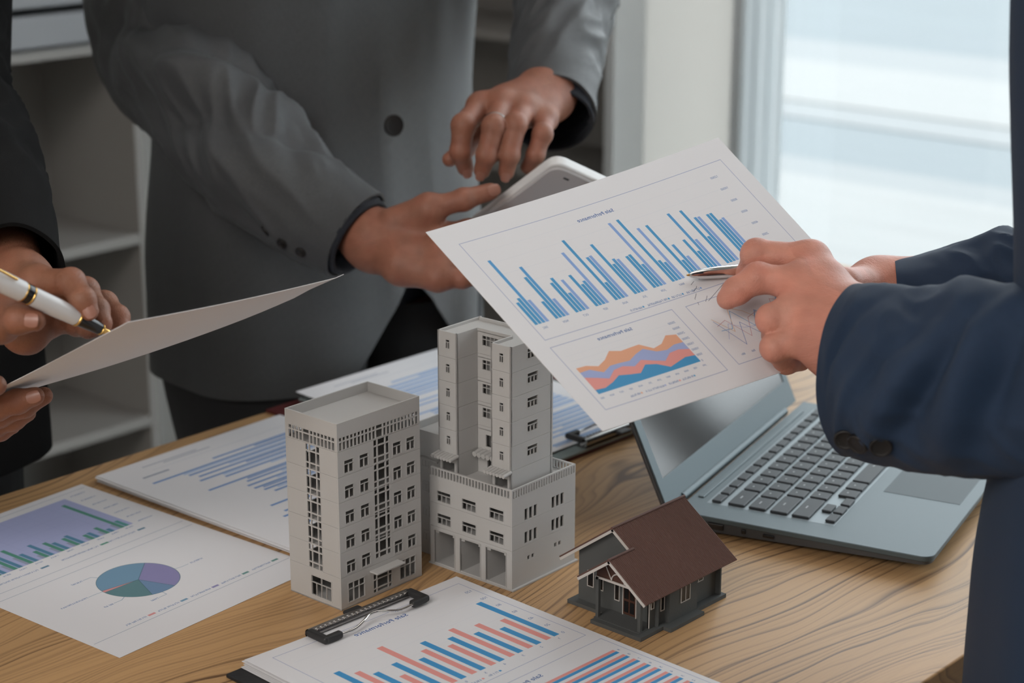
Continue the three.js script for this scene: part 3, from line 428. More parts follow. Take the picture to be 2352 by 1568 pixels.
  for (let k = 0; k < 6; k++) {
    const y0 = fl[k] + 0.00008, y1 = fl[k + 1] - 0.00008, yy = fl[k] + 0.007;
    const q = (name, g, s, dx, dz) => mesh(name, side(g, s, 0, 0).translate(dx, 0, dz), M.resin, o);
    const wr = k ? [[0.0195, yy, 0.0325, yy + 0.0085]] : [];
    q('wall_panel', panel(0, y0, X1 - X0, y1, wr, T, 0.0001), 'right', X0, -Z0);
    if (k) q('window', windowGeo(0.013, 0.0085, 0.36, 1, 3).clone().translate(0.0195, yy, 0), 'right', X0, -Z0);
    for (const [zz, w] of [[-Z0, wB], [-Z1 + wA, wA]]) {            // wing faces
      q('wall_panel', panel(-w, y0, 0, y1, k ? [[-w * 0.58, yy, -w * 0.36, yy + 0.0078]] : [[-w * 0.82, y0 + 0.0002, -w * 0.18, HB + 0.0125]], T, 0.0001), 'left', X0, zz);
      if (k) q('window', windowGeo(w * 0.22, 0.0078, 0.28, 1, 2).clone().translate(-w * 0.58, yy, 0), 'left', X0, zz);
    }
    q('wall_panel', panel(0, y0, R, y1, [], T, 0.0001), 'right', X0, -Z1 + wA); // the far wing's flank, seen in the recess
    mesh('wall_panel', panel(0, y0, R, y1, [], T, 0.0001).rotateY(Math.PI).translate(X0 + R, 0, -Z0 - wB), M.resin, o);
    const cw = Z1 - Z0 - wA - wB, ch = k === 0 ? [[-cw * 0.72, y0 + 0.0002, -cw * 0.2, HB + 0.0125]] : k === 1 ? [[-cw * 0.76, fl[1] + 0.003, -cw * 0.2, fl[1] + 0.013]] : [[-cw * 0.86, yy, -cw * 0.86 + 0.0172, yy + 0.0088]];
    q('wall_panel', panel(-cw, y0, 0, y1, ch, T, 0.0001), 'left', X0 + R, -Z0 - wB);
    if (k > 1) q('window', windowGeo(0.0172, 0.0088, 0.36, 4, 4).clone().translate(-cw * 0.86, yy, 0), 'left', X0 + R, -Z0 - wB);
    mesh('wall_panel', panel(0, y0, X1 - X0, y1, [], T, 0.0001).rotateY(Math.PI).translate(X1, 0, -Z1), M.resin, o);
    q('wall_panel', panel(-(Z1 - Z0), y0, 0, y1, [], T, 0.0001).translate(0, 0, T), 'left', X1 - T, -Z0);
    { const y = fl[k + 1] - 0.0032, q2 = y + 0.0008; mesh('floor_slab', [bx(X0 + R, y, -Z1 + T, X1 - T, q2, -Z0 - T), bx(X0 + T, y, -Z0 - wB + T, X0 + R, q2, -Z0 - T), bx(X0 + T, y, -Z1 + T, X0 + R, q2, -Z1 + wA - T)], M.resin, o); }
    mesh('core_wall', [bx(X0 + R + 0.009, y0, -Z1 + T, X0 + R + 0.0095, y1 - 0.007, -Z0 - T)], M.resin, o);
  }
  // ribbed awnings over the terrace doors
  const aw = (z0, z1, x) => { const g = [], n = 7, st = (z1 - z0) / n; for (let i = 0; i < n; i++) g.push(new THREE.CylinderGeometry(st * 0.5, st * 0.5, 0.0095, 8).rotateZ(Math.PI / 2 + 0.14).translate(x - 0.0042, HB + 0.0185, z0 + st * (i + 0.5))); return mesh('awning', g, M.resin, o); };
  aw(-Z0 - wB - 0.001, -Z0 + 0.001, X0); aw(-Z1 - 0.001, -Z1 + wA + 0.001, X0); aw(-Z1 + wA + 0.0015, -Z0 - wB - 0.0015, X0 + R);
  // the lower wing behind, between the two blocks
  mesh('rear_wing', [bx(0.012, 0, -D - 0.036, 0.062, 0.101, -D - 0.0005), bx(0.012, 0.101, -D - 0.036, 0.0135, 0.107, -D - 0.0005), bx(0.0605, 0.101, -D - 0.036, 0.062, 0.107, -D - 0.0005), bx(0.012, 0.101, -D - 0.036, 0.062, 0.107, -D - 0.0345), rb(0.0095, 0.083, -D - 0.036, 0.0122, 0.0845, -D - 0.0005, 0.0003, 1)], M.resin, o);
  for (let k = 0; k < 4; k++) for (const z of [-0.012, -0.026]) mesh('window', side(windowGeo(0.007, 0.0085, 0.3, 1, 2), 'left').translate(0.0119, 0.012 + 0.0215 * k, -D + z + 0.007), M.resin, o);
}
{ // the small house
  const paint = std({ color: lin(0.075, 0.079, 0.078), roughness: 0.8, bumpMap: resinMap, bumpScale: 0.00015 }), cream = std({ color: lin(0.5, 0.47, 0.44), roughness: 0.7 }), brown = std({ color: lin(0.06, 0.022, 0.012), roughness: 0.6 });
  const tile = std({ color: lin(0.115, 0.056, 0.044), roughness: 0.72, bumpMap: resinMap, bumpScale: 0.00012 });
  const o = thing('model_house', 'small dark model house with a ribbed brown gable roof and a porch', 'model', [1.0125, Y0 + 0.0002, -0.823]);
  const w = (x0, y0, z0, x1, y1, z1) => bx(x0 - 1.0125, y0 - 0.75, z0 + 0.823, x1 - 1.0125, y1 - 0.75, z1 + 0.823);   // room measures to the house's own
  const wr = (x0, y0, z0, x1, y1, z1, r) => rb(x0 - 1.0125, y0 - 0.75, z0 + 0.823, x1 - 1.0125, y1 - 0.75, z1 + 0.823, r, 1);
  mesh('base_plate', [w(1.0225, 0.75, -0.866, 1.1135, 0.753, -0.7805), w(1.006, 0.75, -0.829, 1.0225, 0.753, -0.7805), w(1.0335, 0.75, -0.7805, 1.0755, 0.753, -0.7735)], paint, o);
  const EY = 0.785, RY = 0.8235, RZ = -0.823, sl = (RY - EY) / 0.0525, yr = (z) => RY - Math.abs(z - RZ) * sl;
  // walls: front gable, sides, back
  const shp = (pts, t) => { const s = new THREE.Shape(); pts.forEach(([z, y], i) => (i ? s.lineTo(z, y) : s.moveTo(z, y))); return new THREE.ExtrudeGeometry(s, { depth: t, bevelEnabled: false }); };
  const gable = (x, t) => shp([[0.8605, 0.753], [0.783, 0.753], [0.783, yr(-0.783) - 0.001], [0.823, RY - 0.0016], [0.8605, yr(-0.8605) - 0.001]].map(([z, y]) => [0.823 - z, y - 0.75]), t).rotateY(-Math.PI / 2).translate(x - 1.0125 + t, 0, 0);
  mesh('wall', [gable(1.0295, 0.0015)], paint, o); mesh('wall', [gable(1.1085, 0.0015)], paint, o);
  mesh('wall', [w(1.0311, 0.753, -0.8605, 1.1084, yr(-0.8605), -0.859)], paint, o);
  mesh('wall', [w(1.0311, 0.753, -0.789, 1.1084, 0.789, -0.7875), w(1.0412, 0.753, -0.7885, 1.0764, 0.7905, -0.7812)], paint, o);
  mesh('wall', [w(1.0215, 0.753, -0.787, 1.0412, 0.7875, -0.7856)], paint, o);
  for (const [x, z] of [[1.0118, -0.829], [1.0118, -0.7885]]) mesh('porch_post', [wr(x, 0.753, z, x + 0.0028, z < -0.8 ? 0.7868 : yr(z) - 0.002, z + 0.0028, 0.0002)], paint, o);
  mesh('porch_floor', [wr(1.0105, 0.753, -0.8295, 1.0295, 0.7538, -0.7855, 0.0002)], paint, o);
  // framed windows: room measures, on a wall facing -x or +z
  const frameG = (wd, h, n) => once(['hw', wd, h, n].join(), () => { const holes = [], b = 0.0006, p = (wd - b) / n; for (let i = 0; i < n; i++) holes.push([b + p * i, b, p * (i + 1), h - b]); return panel(0, 0, wd, h, holes, 0.0009).translate(0, 0, 0.0007); });
  const win = (face, x, y, z, wd, h, n = 1) => { const g = frameG(wd, h, n).clone(), p = bx(0.0003, 0.0003, -0.0001, wd - 0.0003, h - 0.0003, 0.0003); if (face === 'left') { g.rotateY(-Math.PI / 2); p.rotateY(-Math.PI / 2); }
    g.translate(x - 1.0125, y - 0.75, z + 0.823); p.translate(x - 1.0125, y - 0.75, z + 0.823); const m = mesh('window', [g], cream, o); mesh('pane', [p], M.blackGloss, m); };
  win('left', 1.0295, 0.7665, -0.8515, 0.0064, 0.0132); win('left', 1.0295, 0.7665, -0.8405, 0.005, 0.0132); win('left', 1.0295, 0.763, -0.8245, 0.005, 0.0165);
  win('right', 1.0355, 0.763, -0.7855, 0.0048, 0.0148); win('right', 1.055, 0.7645, -0.7812, 0.0115, 0.0152, 2); win('right', 1.079, 0.77, -0.7875, 0.0125, 0.0095, 2); win('right', 1.0235, 0.7685, -0.7855, 0.004, 0.01);
  { const d = mesh('door', [w(1.0288, 0.7545, -0.8155, 1.0296, 0.7785, -0.8035)], brown, o); mesh('door_frame', [w(1.0284, 0.7538, -0.8162, 1.0298, 0.7795, -0.8155), w(1.0284, 0.7538, -0.8035, 1.0298, 0.7795, -0.8028), w(1.0284, 0.7785, -0.8162, 1.0298, 0.7793, -0.8028)], cream, d);
    for (let i = 0; i < 2; i++) for (let j = 0; j < 2; j++) mesh('pane', [w(1.0285, 0.7565 + j * 0.011, -0.8145 + i * 0.0055, 1.0289, 0.7655 + j * 0.011, -0.8105 + i * 0.0055)], M.blackGloss, d); }
  mesh('door_jamb', [w(1.0215, 0.7538, -0.7866, 1.0222, 0.7795, -0.785)], cream, o);
  // roofs: ribbed slopes running down from their ridges
  const slope = (x0, x1, z0, y0, z1, y1, pitch = 0.00175, clip) => { // ribs run down the slope, side by side along x
    const n = Math.round((x1 - x0) / pitch), L = Math.hypot(z1 - z0, y1 - y0), g = [], m = new THREE.Matrix4(), ang = Math.atan2(-(y1 - y0), z1 - z0);
    const base = bx(0, -0.0009, 0, x1 - x0, 0, L).rotateX(ang).translate(x0, y0, z0); g.push(base);
    for (let i = 0; i < n; i++) { const c = new THREE.CylinderGeometry(0.00052, 0.00052, L, 6, 1, true).rotateX(Math.PI / 2).translate(0, 0, L / 2); g.push(c.rotateX(ang).translate(x0 + (i + 0.5) * (x1 - x0) / n, y0, z0)); }
    return join(g).translate(-1.0125, -0.75, 0.823); };
  const PZ = -0.8055, PY = yr(PZ), PE = -0.836, PEY = PY - (PZ - PE) * sl;
  mesh('roof_slope', [slope(1.024, 1.1125, RZ, RY, -0.7705, EY)], tile, o);                  // right-hand slope of the main roof
  mesh('roof_slope', [slope(0.9985, 1.024, PZ, PY, -0.7705, EY)], tile, o);                   // and of the porch, in the same plane
  mesh('roof_slope', [slope(1.024, 1.1125, RZ, RY, -0.8755, EY)], tile, o);
  mesh('roof_slope', [slope(0.9985, 1.0295, PZ, PY, PE, PEY)], tile, o);
  const ridge = (x0, x1, z, y) => new THREE.CylinderGeometry(0.0011, 0.0011, x1 - x0, 8).rotateZ(Math.PI / 2).translate((x0 + x1) / 2 - 1.0125, y - 0.75 + 0.0004, z + 0.823);
  mesh('ridge', [ridge(1.0225, 1.1125, RZ, RY)], tile, o); mesh('ridge', [ridge(0.9975, 1.027, PZ, PY)], tile, o);
  const barge = (x, za, ya, zb, yb2) => { const L = Math.hypot(zb - za, yb2 - ya), a = Math.atan2(-(yb2 - ya), zb - za); const f = zb < za; return bx(-0.0008, f ? 0.0003 : -0.0024, 0, 0, f ? 0.0024 : -0.0003, L).rotateX(a).translate(x - 1.0125, ya - 0.75, za + 0.823); };
  mesh('bargeboard', [barge(1.024, RZ, RY, -0.8755, EY), barge(1.024, RZ, RY, PZ, PY)], cream, o);
  mesh('bargeboard', [barge(0.9985, PZ, PY, PE, PEY), barge(0.9985, PZ, PY, -0.7705, EY)], cream, o);
  // the porch gable: boards behind a tie beam and a small arch
  const gb = (z) => 0.823 + z, pg = new THREE.Shape(); pg.moveTo(-gb(-0.829), 0.0362); pg.lineTo(-gb(-0.787), 0.0362); pg.lineTo(-gb(-0.787), PY - 0.75 - (PZ * -1 - 0.787) * sl - 0.001); pg.lineTo(-gb(PZ), PY - 0.75 - 0.001); pg.lineTo(-gb(-0.829), PY - 0.75 - 0.0235 * sl - 0.001); pg.closePath();
  mesh('gable_board', [new THREE.ExtrudeGeometry(pg, { depth: 0.0008, bevelEnabled: false }).rotateY(Math.PI / 2).translate(0.0005, 0, 0)], brown, o);
  const arch = []; for (let i = 0; i <= 10; i++) { const t = Math.PI * i / 10; arch.push([-0.0001, 0.0375 + 0.0062 * Math.sin(t), gb(-0.808) + 0.0062 * Math.cos(t)]); }
  mesh('gable_trim', [bx(-0.0006, 0.0355, gb(-0.8295), 0.0004, 0.0372, gb(-0.786)), tube(arch, 0.0006, 20, 5), tube([[-0.0001, 0.0437, gb(-0.808)], [-0.0001, 0.056, gb(-0.8058)]], 0.0005, 2, 5), tube([[-0.0001, 0.0375, gb(-0.8142)], [-0.0001, 0.0475, gb(-0.8195)]], 0.0005, 2, 5)], cream, o);
  mesh('tie_beam', [w(1.0118, 0.7845, -0.829, 1.0298, 0.7868, -0.8272), w(1.0118, 0.7845, -0.7885, 1.0298, 0.7862, -0.7867)], paint, o);
}

// ---------------------------------------------------------------- laptop
{
  const alu = std({ color: lin(0.082, 0.11, 0.122), metalness: 0.4, roughness: 0.5 }), side0 = std({ color: lin(0.06, 0.062, 0.065), roughness: 0.5, metalness: 0.3 }), keyM = std({ color: lin(0.03, 0.037, 0.044), roughness: 0.6 }), pad = std({ color: lin(0.07, 0.09, 0.1), metalness: 0.3, roughness: 0.6 });
  const o = thing('laptop', 'open silver laptop with dark keys at the navy sleeve', 'laptop', [1.271, Y0 + 0.0002, -0.6852], 0.2516);
  const x0 = -0.018, x1 = 0.31, D = -0.226, H = 0.0165;
  const plan = new THREE.Shape(), R = 0.012; plan.moveTo(x0 + R, 0); plan.lineTo(x1 - R, 0); plan.quadraticCurveTo(x1, 0, x1, R); plan.lineTo(x1, -D - 0.004); plan.lineTo(x0, -D - 0.004); plan.lineTo(x0, R); plan.quadraticCurveTo(x0, 0, x0 + R, 0);
  const slab = (t, y) => new THREE.ExtrudeGeometry(plan, { depth: t - 0.0012, bevelEnabled: true, bevelSize: 0.0006, bevelOffset: -0.0006, bevelThickness: 0.0006, bevelSegments: 2 }).rotateX(-Math.PI / 2).translate(0, y + 0.0006, 0);
  mesh('deck', [slab(0.0045, H - 0.0045)], alu, o);
  { const u = slab(H - 0.0055, 0.001).scale(0.99, 1, 0.985).translate(0.0013, 0, -0.0017), p = u.attributes.position; for (let i = 0; i < p.count; i++) { const k = (p.getZ(i) + 0.226) / 0.226, y = p.getY(i); p.setY(i, y + (H - 0.0045 - y) * clamp(k, 0, 1) * 0.72); } u.computeVertexNormals(); mesh('underside', [u], side0, o); }
  for (const x of [0.04, 0.25]) for (const z of [-0.04, -0.2]) mesh('rubber_foot', [new THREE.CylinderGeometry(0.007, 0.007, z > -0.1 ? 0.008 : 0.003, 16).translate(x, z > -0.1 ? 0.004 : 0.0015, z)], M.black, o);
  const port = (z, w, h) => mesh('port', [rb(x0 - 0.0002, 0.0085 - h / 2, z - w / 2, x0 + 0.004, 0.0085 + h / 2, z + w / 2, 0.0008, 1)], M.blackGloss, o);
  port(-0.185, 0.014, 0.0055); port(-0.16, 0.004, 0.004); port(-0.138, 0.01, 0.003);
  // keyboard: six rows, Escape row at the hinge; the widest end keys stand near the open side
  const kb = [[-0.1975, 0.0085, [1, 1, 1, 1, 1, 1, 1, 1, 1, 1, 1, 1, 1, 1]], [-0.1795, 0.015, [1.9, 1, 1, 1, 1, 1, 1, 1, 1, 1, 1, 1, 1]], [-0.1605, 0.0155, [1.45, 1, 1, 1, 1, 1, 1, 1, 1, 1, 1, 1, 1.45]], [-0.1412, 0.0155, [2.1, 1, 1, 1, 1, 1, 1, 1, 1, 1, 1, 1.8]], [-0.122, 0.0155, [2.5, 1, 1, 1, 1, 1, 1, 1, 1, 1, 1, 2.3]], [-0.1015, 0.0155, [-3.1, 1, 1, 4.6, 1, 1, 1, 1.2]]];
  mesh('key_well', [rb(0.011, H - 0.0006, -0.205, 0.292, H + 0.0001, -0.091, 0.002, 2)], std({ color: lin(0.2, 0.23, 0.245), metalness: 0.7, roughness: 0.5 }), o);
  const keyGeo = (w, h) => once(['k', w.toFixed(4), h].join(), () => rb(-w / 2, 0, -h / 2, w / 2, 0.0021, h / 2, 0.0011, 2)), legend = std({ color: lin(0.3, 0.32, 0.34), roughness: 0.6 });
  for (const [z, h, row] of kb) { const tot = row.reduce((s, v) => s + Math.abs(v), 0), u = 0.277 / tot; let x = 0.013; for (const v of row) { const wd = Math.abs(v) * u; if (v > 0) { const k = mesh('key', keyGeo(wd - 0.0032, h), keyM, o); k.position.set(x + wd / 2, H + 0.0001, z); if (h > 0.01) { const l = mesh('legend', once('leg' + (v > 1.3), () => bx(-(v > 1.3 ? 0.0028 : 0.0011), 0.00212, -0.0002, v > 1.3 ? 0.0028 : 0.0011, 0.00216, 0.0011)), legend, k); l.position.set(0, 0, -h * 0.12); } } x += wd; } }
  for (const [x, z] of [[0.0245, -0.0965], [0.0445, -0.0965], [0.0645, -0.0965], [0.0445, -0.1065]]) { const k = mesh('key', keyGeo(0.0165, 0.0085), keyM, o); k.position.set(x, H + 0.0001, z); }
  mesh('trackpad', [rb(0.107, H - 0.0004, -0.078, 0.205, H + 0.0002, -0.0105, 0.0015, 2)], pad, o);
  mesh('hinge_slot', [rb(0.02, H - 0.0005, -0.2165, 0.28, H + 0.0012, -0.211, 0.0008, 2)], alu, o);
  // lid: leaning back past upright on its hinge
  const lid = new THREE.Group(); lid.name = 'lid'; lid.position.set(0, H - 0.002, -0.2285); lid.rotation.x = -0.42; o.add(lid);
  const LH = 0.217;
  mesh('lid_shell', [rb(x0, 0.002, -0.0055, x1, LH, -0.0012, 0.002, 3)], side0, lid);
  mesh('bezel', [panel(x0 + 0.0008, 0.002, x1 - 0.0008, LH - 0.0008, [[x0 + 0.0125, 0.026, x1 - 0.0125, LH - 0.012]], 0.0014, 0.0003)], alu, lid);
  mesh('screen', [bx(x0 + 0.0115, 0.025, -0.0018, x1 - 0.0115, LH - 0.011, -0.0008)], std({ color: lin(0.012, 0.013, 0.014), roughness: 0.1 }), lid);
  mesh('hinge', [new THREE.CylinderGeometry(0.0042, 0.0042, 0.26, 20).rotateZ(Math.PI / 2).translate(0.146, 0.001, -0.0012)], alu, lid);
}
// ---------------------------------------------------------------- tablet and pens
{
  const a = A([1.2588, 0.9518, -1.2252]), c = A([1.2692, 1.0329, -1.0943]), b = A([1.4356, 0.9418, -1.025]);
  const ex = b.clone().sub(c), ey = a.clone().sub(c), lx = ex.length(), ly = ey.length(); ex.normalize(); ey.addScaledVector(ex, -ey.dot(ex)).normalize(); const ez = ex.clone().cross(ey);
  const o = thing('tablet', 'white-edged tablet with a grey back held in front of the grey jacket', 'tablet', c.toArray()); o.quaternion.setFromRotationMatrix(new THREE.Matrix4().makeBasis(ex, ey, ez));
  const s = new THREE.Shape(), r = 0.014; s.moveTo(r, 0); s.lineTo(lx - r, 0); s.quadraticCurveTo(lx, 0, lx, r); s.lineTo(lx, ly - r); s.quadraticCurveTo(lx, ly, lx - r, ly); s.lineTo(r, ly); s.quadraticCurveTo(0, ly, 0, ly - r); s.lineTo(0, r); s.quadraticCurveTo(0, 0, r, 0);
  const ex2 = (d, b2) => new THREE.ExtrudeGeometry(s, { depth: d, bevelEnabled: true, bevelSize: b2, bevelOffset: -b2, bevelThickness: b2, bevelSegments: 4, curveSegments: 12 });
  const dir = ez.dot(V(0, 0, 0).sub(V(...camera.position.toArray())).add(c)) > 0 ? 1 : -1;   // the back faces the table side
  mesh('edge_frame', [ex2(0.006, 0.0022).translate(0, 0, dir > 0 ? 0 : -0.006)], std({ color: lin(0.72, 0.73, 0.74), roughness: 0.35 }), o);
  const s2 = new THREE.Shape(), q = 0.004; s2.moveTo(q + r, q); s2.lineTo(lx - q - r, q); s2.quadraticCurveTo(lx - q, q, lx - q, q + r); s2.lineTo(lx - q, ly - q); s2.lineTo(q, ly - q); s2.lineTo(q, q + r); s2.quadraticCurveTo(q, q, q + r, q);
  mesh('back_shell', [new THREE.ExtrudeGeometry(s2, { depth: 0.0015, bevelEnabled: true, bevelSize: 0.0005, bevelThickness: 0.0005, bevelSegments: 2 }).translate(0, 0, dir > 0 ? -0.0037 : 0.0025)], std({ color: lin(0.5, 0.49, 0.5), roughness: 0.5 }), o);
  mesh('screen', [bx(0.012, 0.012, dir > 0 ? 0.0081 : -0.0084, lx - 0.012, ly - 0.012, dir > 0 ? 0.0084 : -0.0081)], M.blackGloss, o);
  mesh('camera_lens', [rb(0.02, 0.012, dir > 0 ? -0.0044 : 0.004, 0.026, 0.0145, dir > 0 ? -0.004 : 0.0046, 0.0008)], M.black, o);
}
function alongPen(o, from, to) { const d = A(to).sub(A(from)); o.position.set(...A(from).toArray()); o.quaternion.setFromUnitVectors(V(0, 1, 0), d.clone().normalize()); return d.length(); }
const lathe = (pts, n = 32) => new THREE.LatheGeometry(pts.map(([r, y]) => new THREE.Vector2(r, y)), n);
{
  const o = thing('pen', 'white pen with black rings and gold bands pointing at the tilted sheet', 'pen');
  alongPen(o, [0.7257, 1.0016, -1.0198], [0.6321, 1.064, -1.0345]);
  const white = std({ color: lin(0.62, 0.62, 0.63), roughness: 0.25 });
  mesh('nib', [lathe([[0.0004, 0], [0.0009, 0.0008], [0.0026, 0.008], [0.0031, 0.012]])], M.gold, o);
  mesh('grip', [lathe([[0.0036, 0.0118], [0.0042, 0.0125], [0.0049, 0.024], [0.0053, 0.0305]])], M.blackGloss, o);
  for (const [y, r] of [[0.0112, 0.0042], [0.0312, 0.0061], [0.0695, 0.0068], [0.0755, 0.0068]]) mesh('band', [lathe([[r - 0.001, y - 0.0009], [r, y - 0.0006], [r + 0.0001, y], [r, y + 0.0006], [r - 0.001, y + 0.0009]])], M.gold, o);
  mesh('barrel', [lathe([[0.0052, 0.0318], [0.0058, 0.0325], [0.0066, 0.05], [0.0065, 0.0692]])], white, o);
  mesh('ring', [lathe([[0.0064, 0.0698], [0.0067, 0.0705], [0.0067, 0.0745], [0.0064, 0.0752]])], M.blackGloss, o);
  mesh('cap', [lathe([[0.0066, 0.0758], [0.007, 0.0765], [0.0072, 0.09], [0.0066, 0.128], [0.004, 0.134], [0, 0.1345]])], white, o);
  mesh('clip', [tube([[0.0045, 0.127, 0.0068], [0.0052, 0.12, 0.0082], [0.0048, 0.1, 0.0078], [0.0044, 0.086, 0.0072]], 0.0009, 16, 6)], M.gold, o);
}
{
  const o = thing('pen', 'silver ballpoint pen pointing at the held chart', 'pen'); alongPen(o, [1.0656, 1.0176, -0.7918], [1.1866, 1.0085, -0.762]);
  mesh('tip', [lathe([[0.0003, 0], [0.0006, 0.0004], [0.0009, 0.0025]])], M.gold, o);
  mesh('barrel', [lathe([[0.0009, 0.0023], [0.0019, 0.004], [0.003, 0.009], [0.004, 0.017], [0.0047, 0.03], [0.0048, 0.05], [0.0046, 0.075], [0.0043, 0.118], [0.0024, 0.121], [0, 0.121]])], M.chrome, o);
  mesh('push_button', [lathe([[0.0018, 0.1205], [0.0018, 0.128], [0.001, 0.129], [0, 0.129]])], M.steel, o);
}
// ---------------------------------------------------------------- people
// a hand: wrist, four fingers of four joints (knuckle first), a thumb of four; r is the finger's radius at the knuckle
function handField(h) {
  const chain = (j, r) => { const b = []; const k = [1.08, 1.0, 0.9, 0.74]; for (let i = 0; i < 3; i++) b.push(bone(j[i], j[i + 1], r * k[i], r * k[i + 1])); b.push(bone(j[1], j[1], r * 1.06, r * 1.06), bone(j[2], j[2], r * 0.94, r * 0.94)); return b; };
  const fingers = h.f.map((f) => chain(f.j, f.r)), thumb = chain(h.t.j, h.t.r), W = A(h.w), K = h.f.map((f) => A(f.j[0]));
  const palm = []; K.forEach((k, i) => palm.push(bone(W.clone().lerp(K[i], 0.12), k, h.wr * 0.82, h.f[i].r * 1.18))); for (let i = 0; i < 3; i++) palm.push(bone(K[i], K[i + 1], h.f[i].r * 1.02, h.f[i + 1].r * 1.02));
  palm.push(bone(W, A(h.t.j[1]), h.wr * 0.8, h.t.r * 1.25), bone(A(h.t.j[1]), K[0].clone().lerp(W, 0.35), h.t.r * 1.1, h.f[0].r * 1.1));
  if (h.heel) palm.push(bone(W, A(h.heel[0]), h.wr * 0.85, h.heel[1]), bone(A(h.heel[0]), K[3], h.heel[1], h.f[3].r * 1.1));
  const arm = bone(A(h.e), W, 0.036, h.wr), all = [...palm, ...fingers.flat(), ...thumb];
  const f = (x, y, z) => {
    let fd = 1e9; for (const c of fingers) { let d = 1e9; for (const b of c) d = smin(d, b(x, y, z), 0.003); fd = smin(fd, d, 0.0014); }
    let td = 1e9; for (const b of thumb) td = smin(td, b(x, y, z), 0.004);
    let pd = 1e9; for (const b of palm) pd = smin(pd, b(x, y, z), 0.011);
    pd = smin(pd, arm(x, y, z), 0.014);
    return smin(smin(pd, fd, 0.007), td, 0.006);
  };
  const lo = [1e9, 1e9, 1e9], hi = [-1e9, -1e9, -1e9];
  for (const b of all) for (const [p, r] of [[b.ends[0], b.ends[2]], [b.ends[1], b.ends[3]]]) ['x', 'y', 'z'].forEach((k, i) => { lo[i] = Math.min(lo[i], p[k] - r - 0.008); hi[i] = Math.max(hi[i], p[k] + r + 0.008); });
  const ext = W.clone().lerp(A(h.e), 0.3); ['x', 'y', 'z'].forEach((k, i) => { lo[i] = Math.min(lo[i], ext[k] - 0.055); hi[i] = Math.max(hi[i], ext[k] + 0.055); });
  return { f, lo, hi };
}
const handGeo = (h) => { const q = handField(h); return iso(q.f, q.lo, q.hi, h.cell ?? 0.0024); };
// the rest of a body: trunk, neck, head, arms to the wrists, legs; the hands join at the wrists
function bodyGeo(s) {
  const b = [], k = [], f = s.face, cx = s.x, cz = s.z, P = (x, y, z) => V(cx + x, y, cz + z * f);
  b.push(bone(P(-0.06, 0.92, 0), P(0.06, 0.92, 0), 0.09, 0.09), bone(P(0, 0.92, 0), P(0, 1.12, 0), 0.09, 0.085), bone(P(-0.05, 1.25, 0), P(0.05, 1.25, 0), 0.085, 0.085), bone(P(0, 1.1, 0), P(0, 1.3, 0), 0.085, 0.085), bone(P(-0.13, 1.365, 0), P(0.13, 1.365, 0), 0.042, 0.042), bone(P(0, 1.36, -0.01), P(0, 1.5, 0.02), 0.06, 0.054));
  for (const a of s.arms) { const w = A(a.e).lerp(A(a.w), 0.86); const q = A(a.s).lerp(P(0, 1.36, 0), 0.25), m = a.m ?? q.clone().lerp(A(a.e), 0.5); b.push(bone(q, m, 0.03, 0.03), bone(m, a.e, 0.03, 0.03), bone(a.e, w, 0.03, 0.02)); }
  for (const x of [-0.09, 0.09]) b.push(bone(P(x, 0.9, 0), P(x * 1.05, 0.48, 0.02), 0.085, 0.055), bone(P(x * 1.05, 0.48, 0.02), P(x * 1.1, 0.08, -0.01), 0.052, 0.035), bone(P(x * 1.1, 0.045, -0.02), P(x * 1.25, 0.035, 0.13), 0.036, 0.026));
  const body = (x, y, z) => { let d = 1e9; for (const q of b) d = smin(d, q(x, y, z), 0.03); return d; };
  const skull = bone(P(0, 1.63, -0.02), P(0, 1.64, 0.01), 0.09, 0.088), jaw = bone(P(0, 1.56, 0.045), P(0, 1.6, 0.04), 0.048, 0.06), nose = bone(P(0, 1.63, 0.098), P(0, 1.595, 0.116), 0.009, 0.013), neck = bone(P(0, 1.42, 0), P(0, 1.54, 0.005), 0.06, 0.056);
  const ears = [-1, 1].map((q) => bone(P(q * 0.086, 1.6, -0.005), P(q * 0.092, 1.645, -0.012), 0.01, 0.015)), lips = [bone(P(-0.02, 1.562, 0.083), P(0.02, 1.562, 0.083), 0.008, 0.008), bone(P(-0.017, 1.551, 0.082), P(0.017, 1.551, 0.082), 0.008, 0.008)], brow = bone(P(-0.04, 1.652, 0.078), P(0.04, 1.652, 0.078), 0.014, 0.014), eye = [-1, 1].map((q) => bone(P(q * 0.032, 1.632, 0.093), P(q * 0.032, 1.632, 0.093), 0.012, 0.012));
  const head = (x, y, z) => { let d = smin(smin(skull(x, y, z), jaw(x, y, z), 0.05), neck(x, y, z), 0.03); d = smin(d, brow(x, y, z), 0.012); for (const q of eye) d = -smin(-d, q(x, y, z), 0.008); d = smin(d, nose(x, y, z), 0.014); for (const q of lips) d = smin(d, q(x, y, z), 0.008); for (const q of ears) d = smin(d, q(x, y, z), 0.008); return d; };
  const xs = [cx - 0.24, cx + 0.24], zs = [cz - 0.2, cz + 0.2]; for (const a of s.arms) for (const p of [a.s, a.e, a.w]) { xs.push(A(p).x - 0.07, A(p).x + 0.07); zs.push(A(p).z - 0.07, A(p).z + 0.07); }
  k.push(iso(body, [Math.min(...xs), 0.0, Math.min(...zs)], [Math.max(...xs), 1.56, Math.max(...zs)], 0.013), iso(head, [cx - 0.12, 1.46, cz - 0.14], [cx + 0.12, 1.76, cz + 0.14], 0.005));
  return k;
}
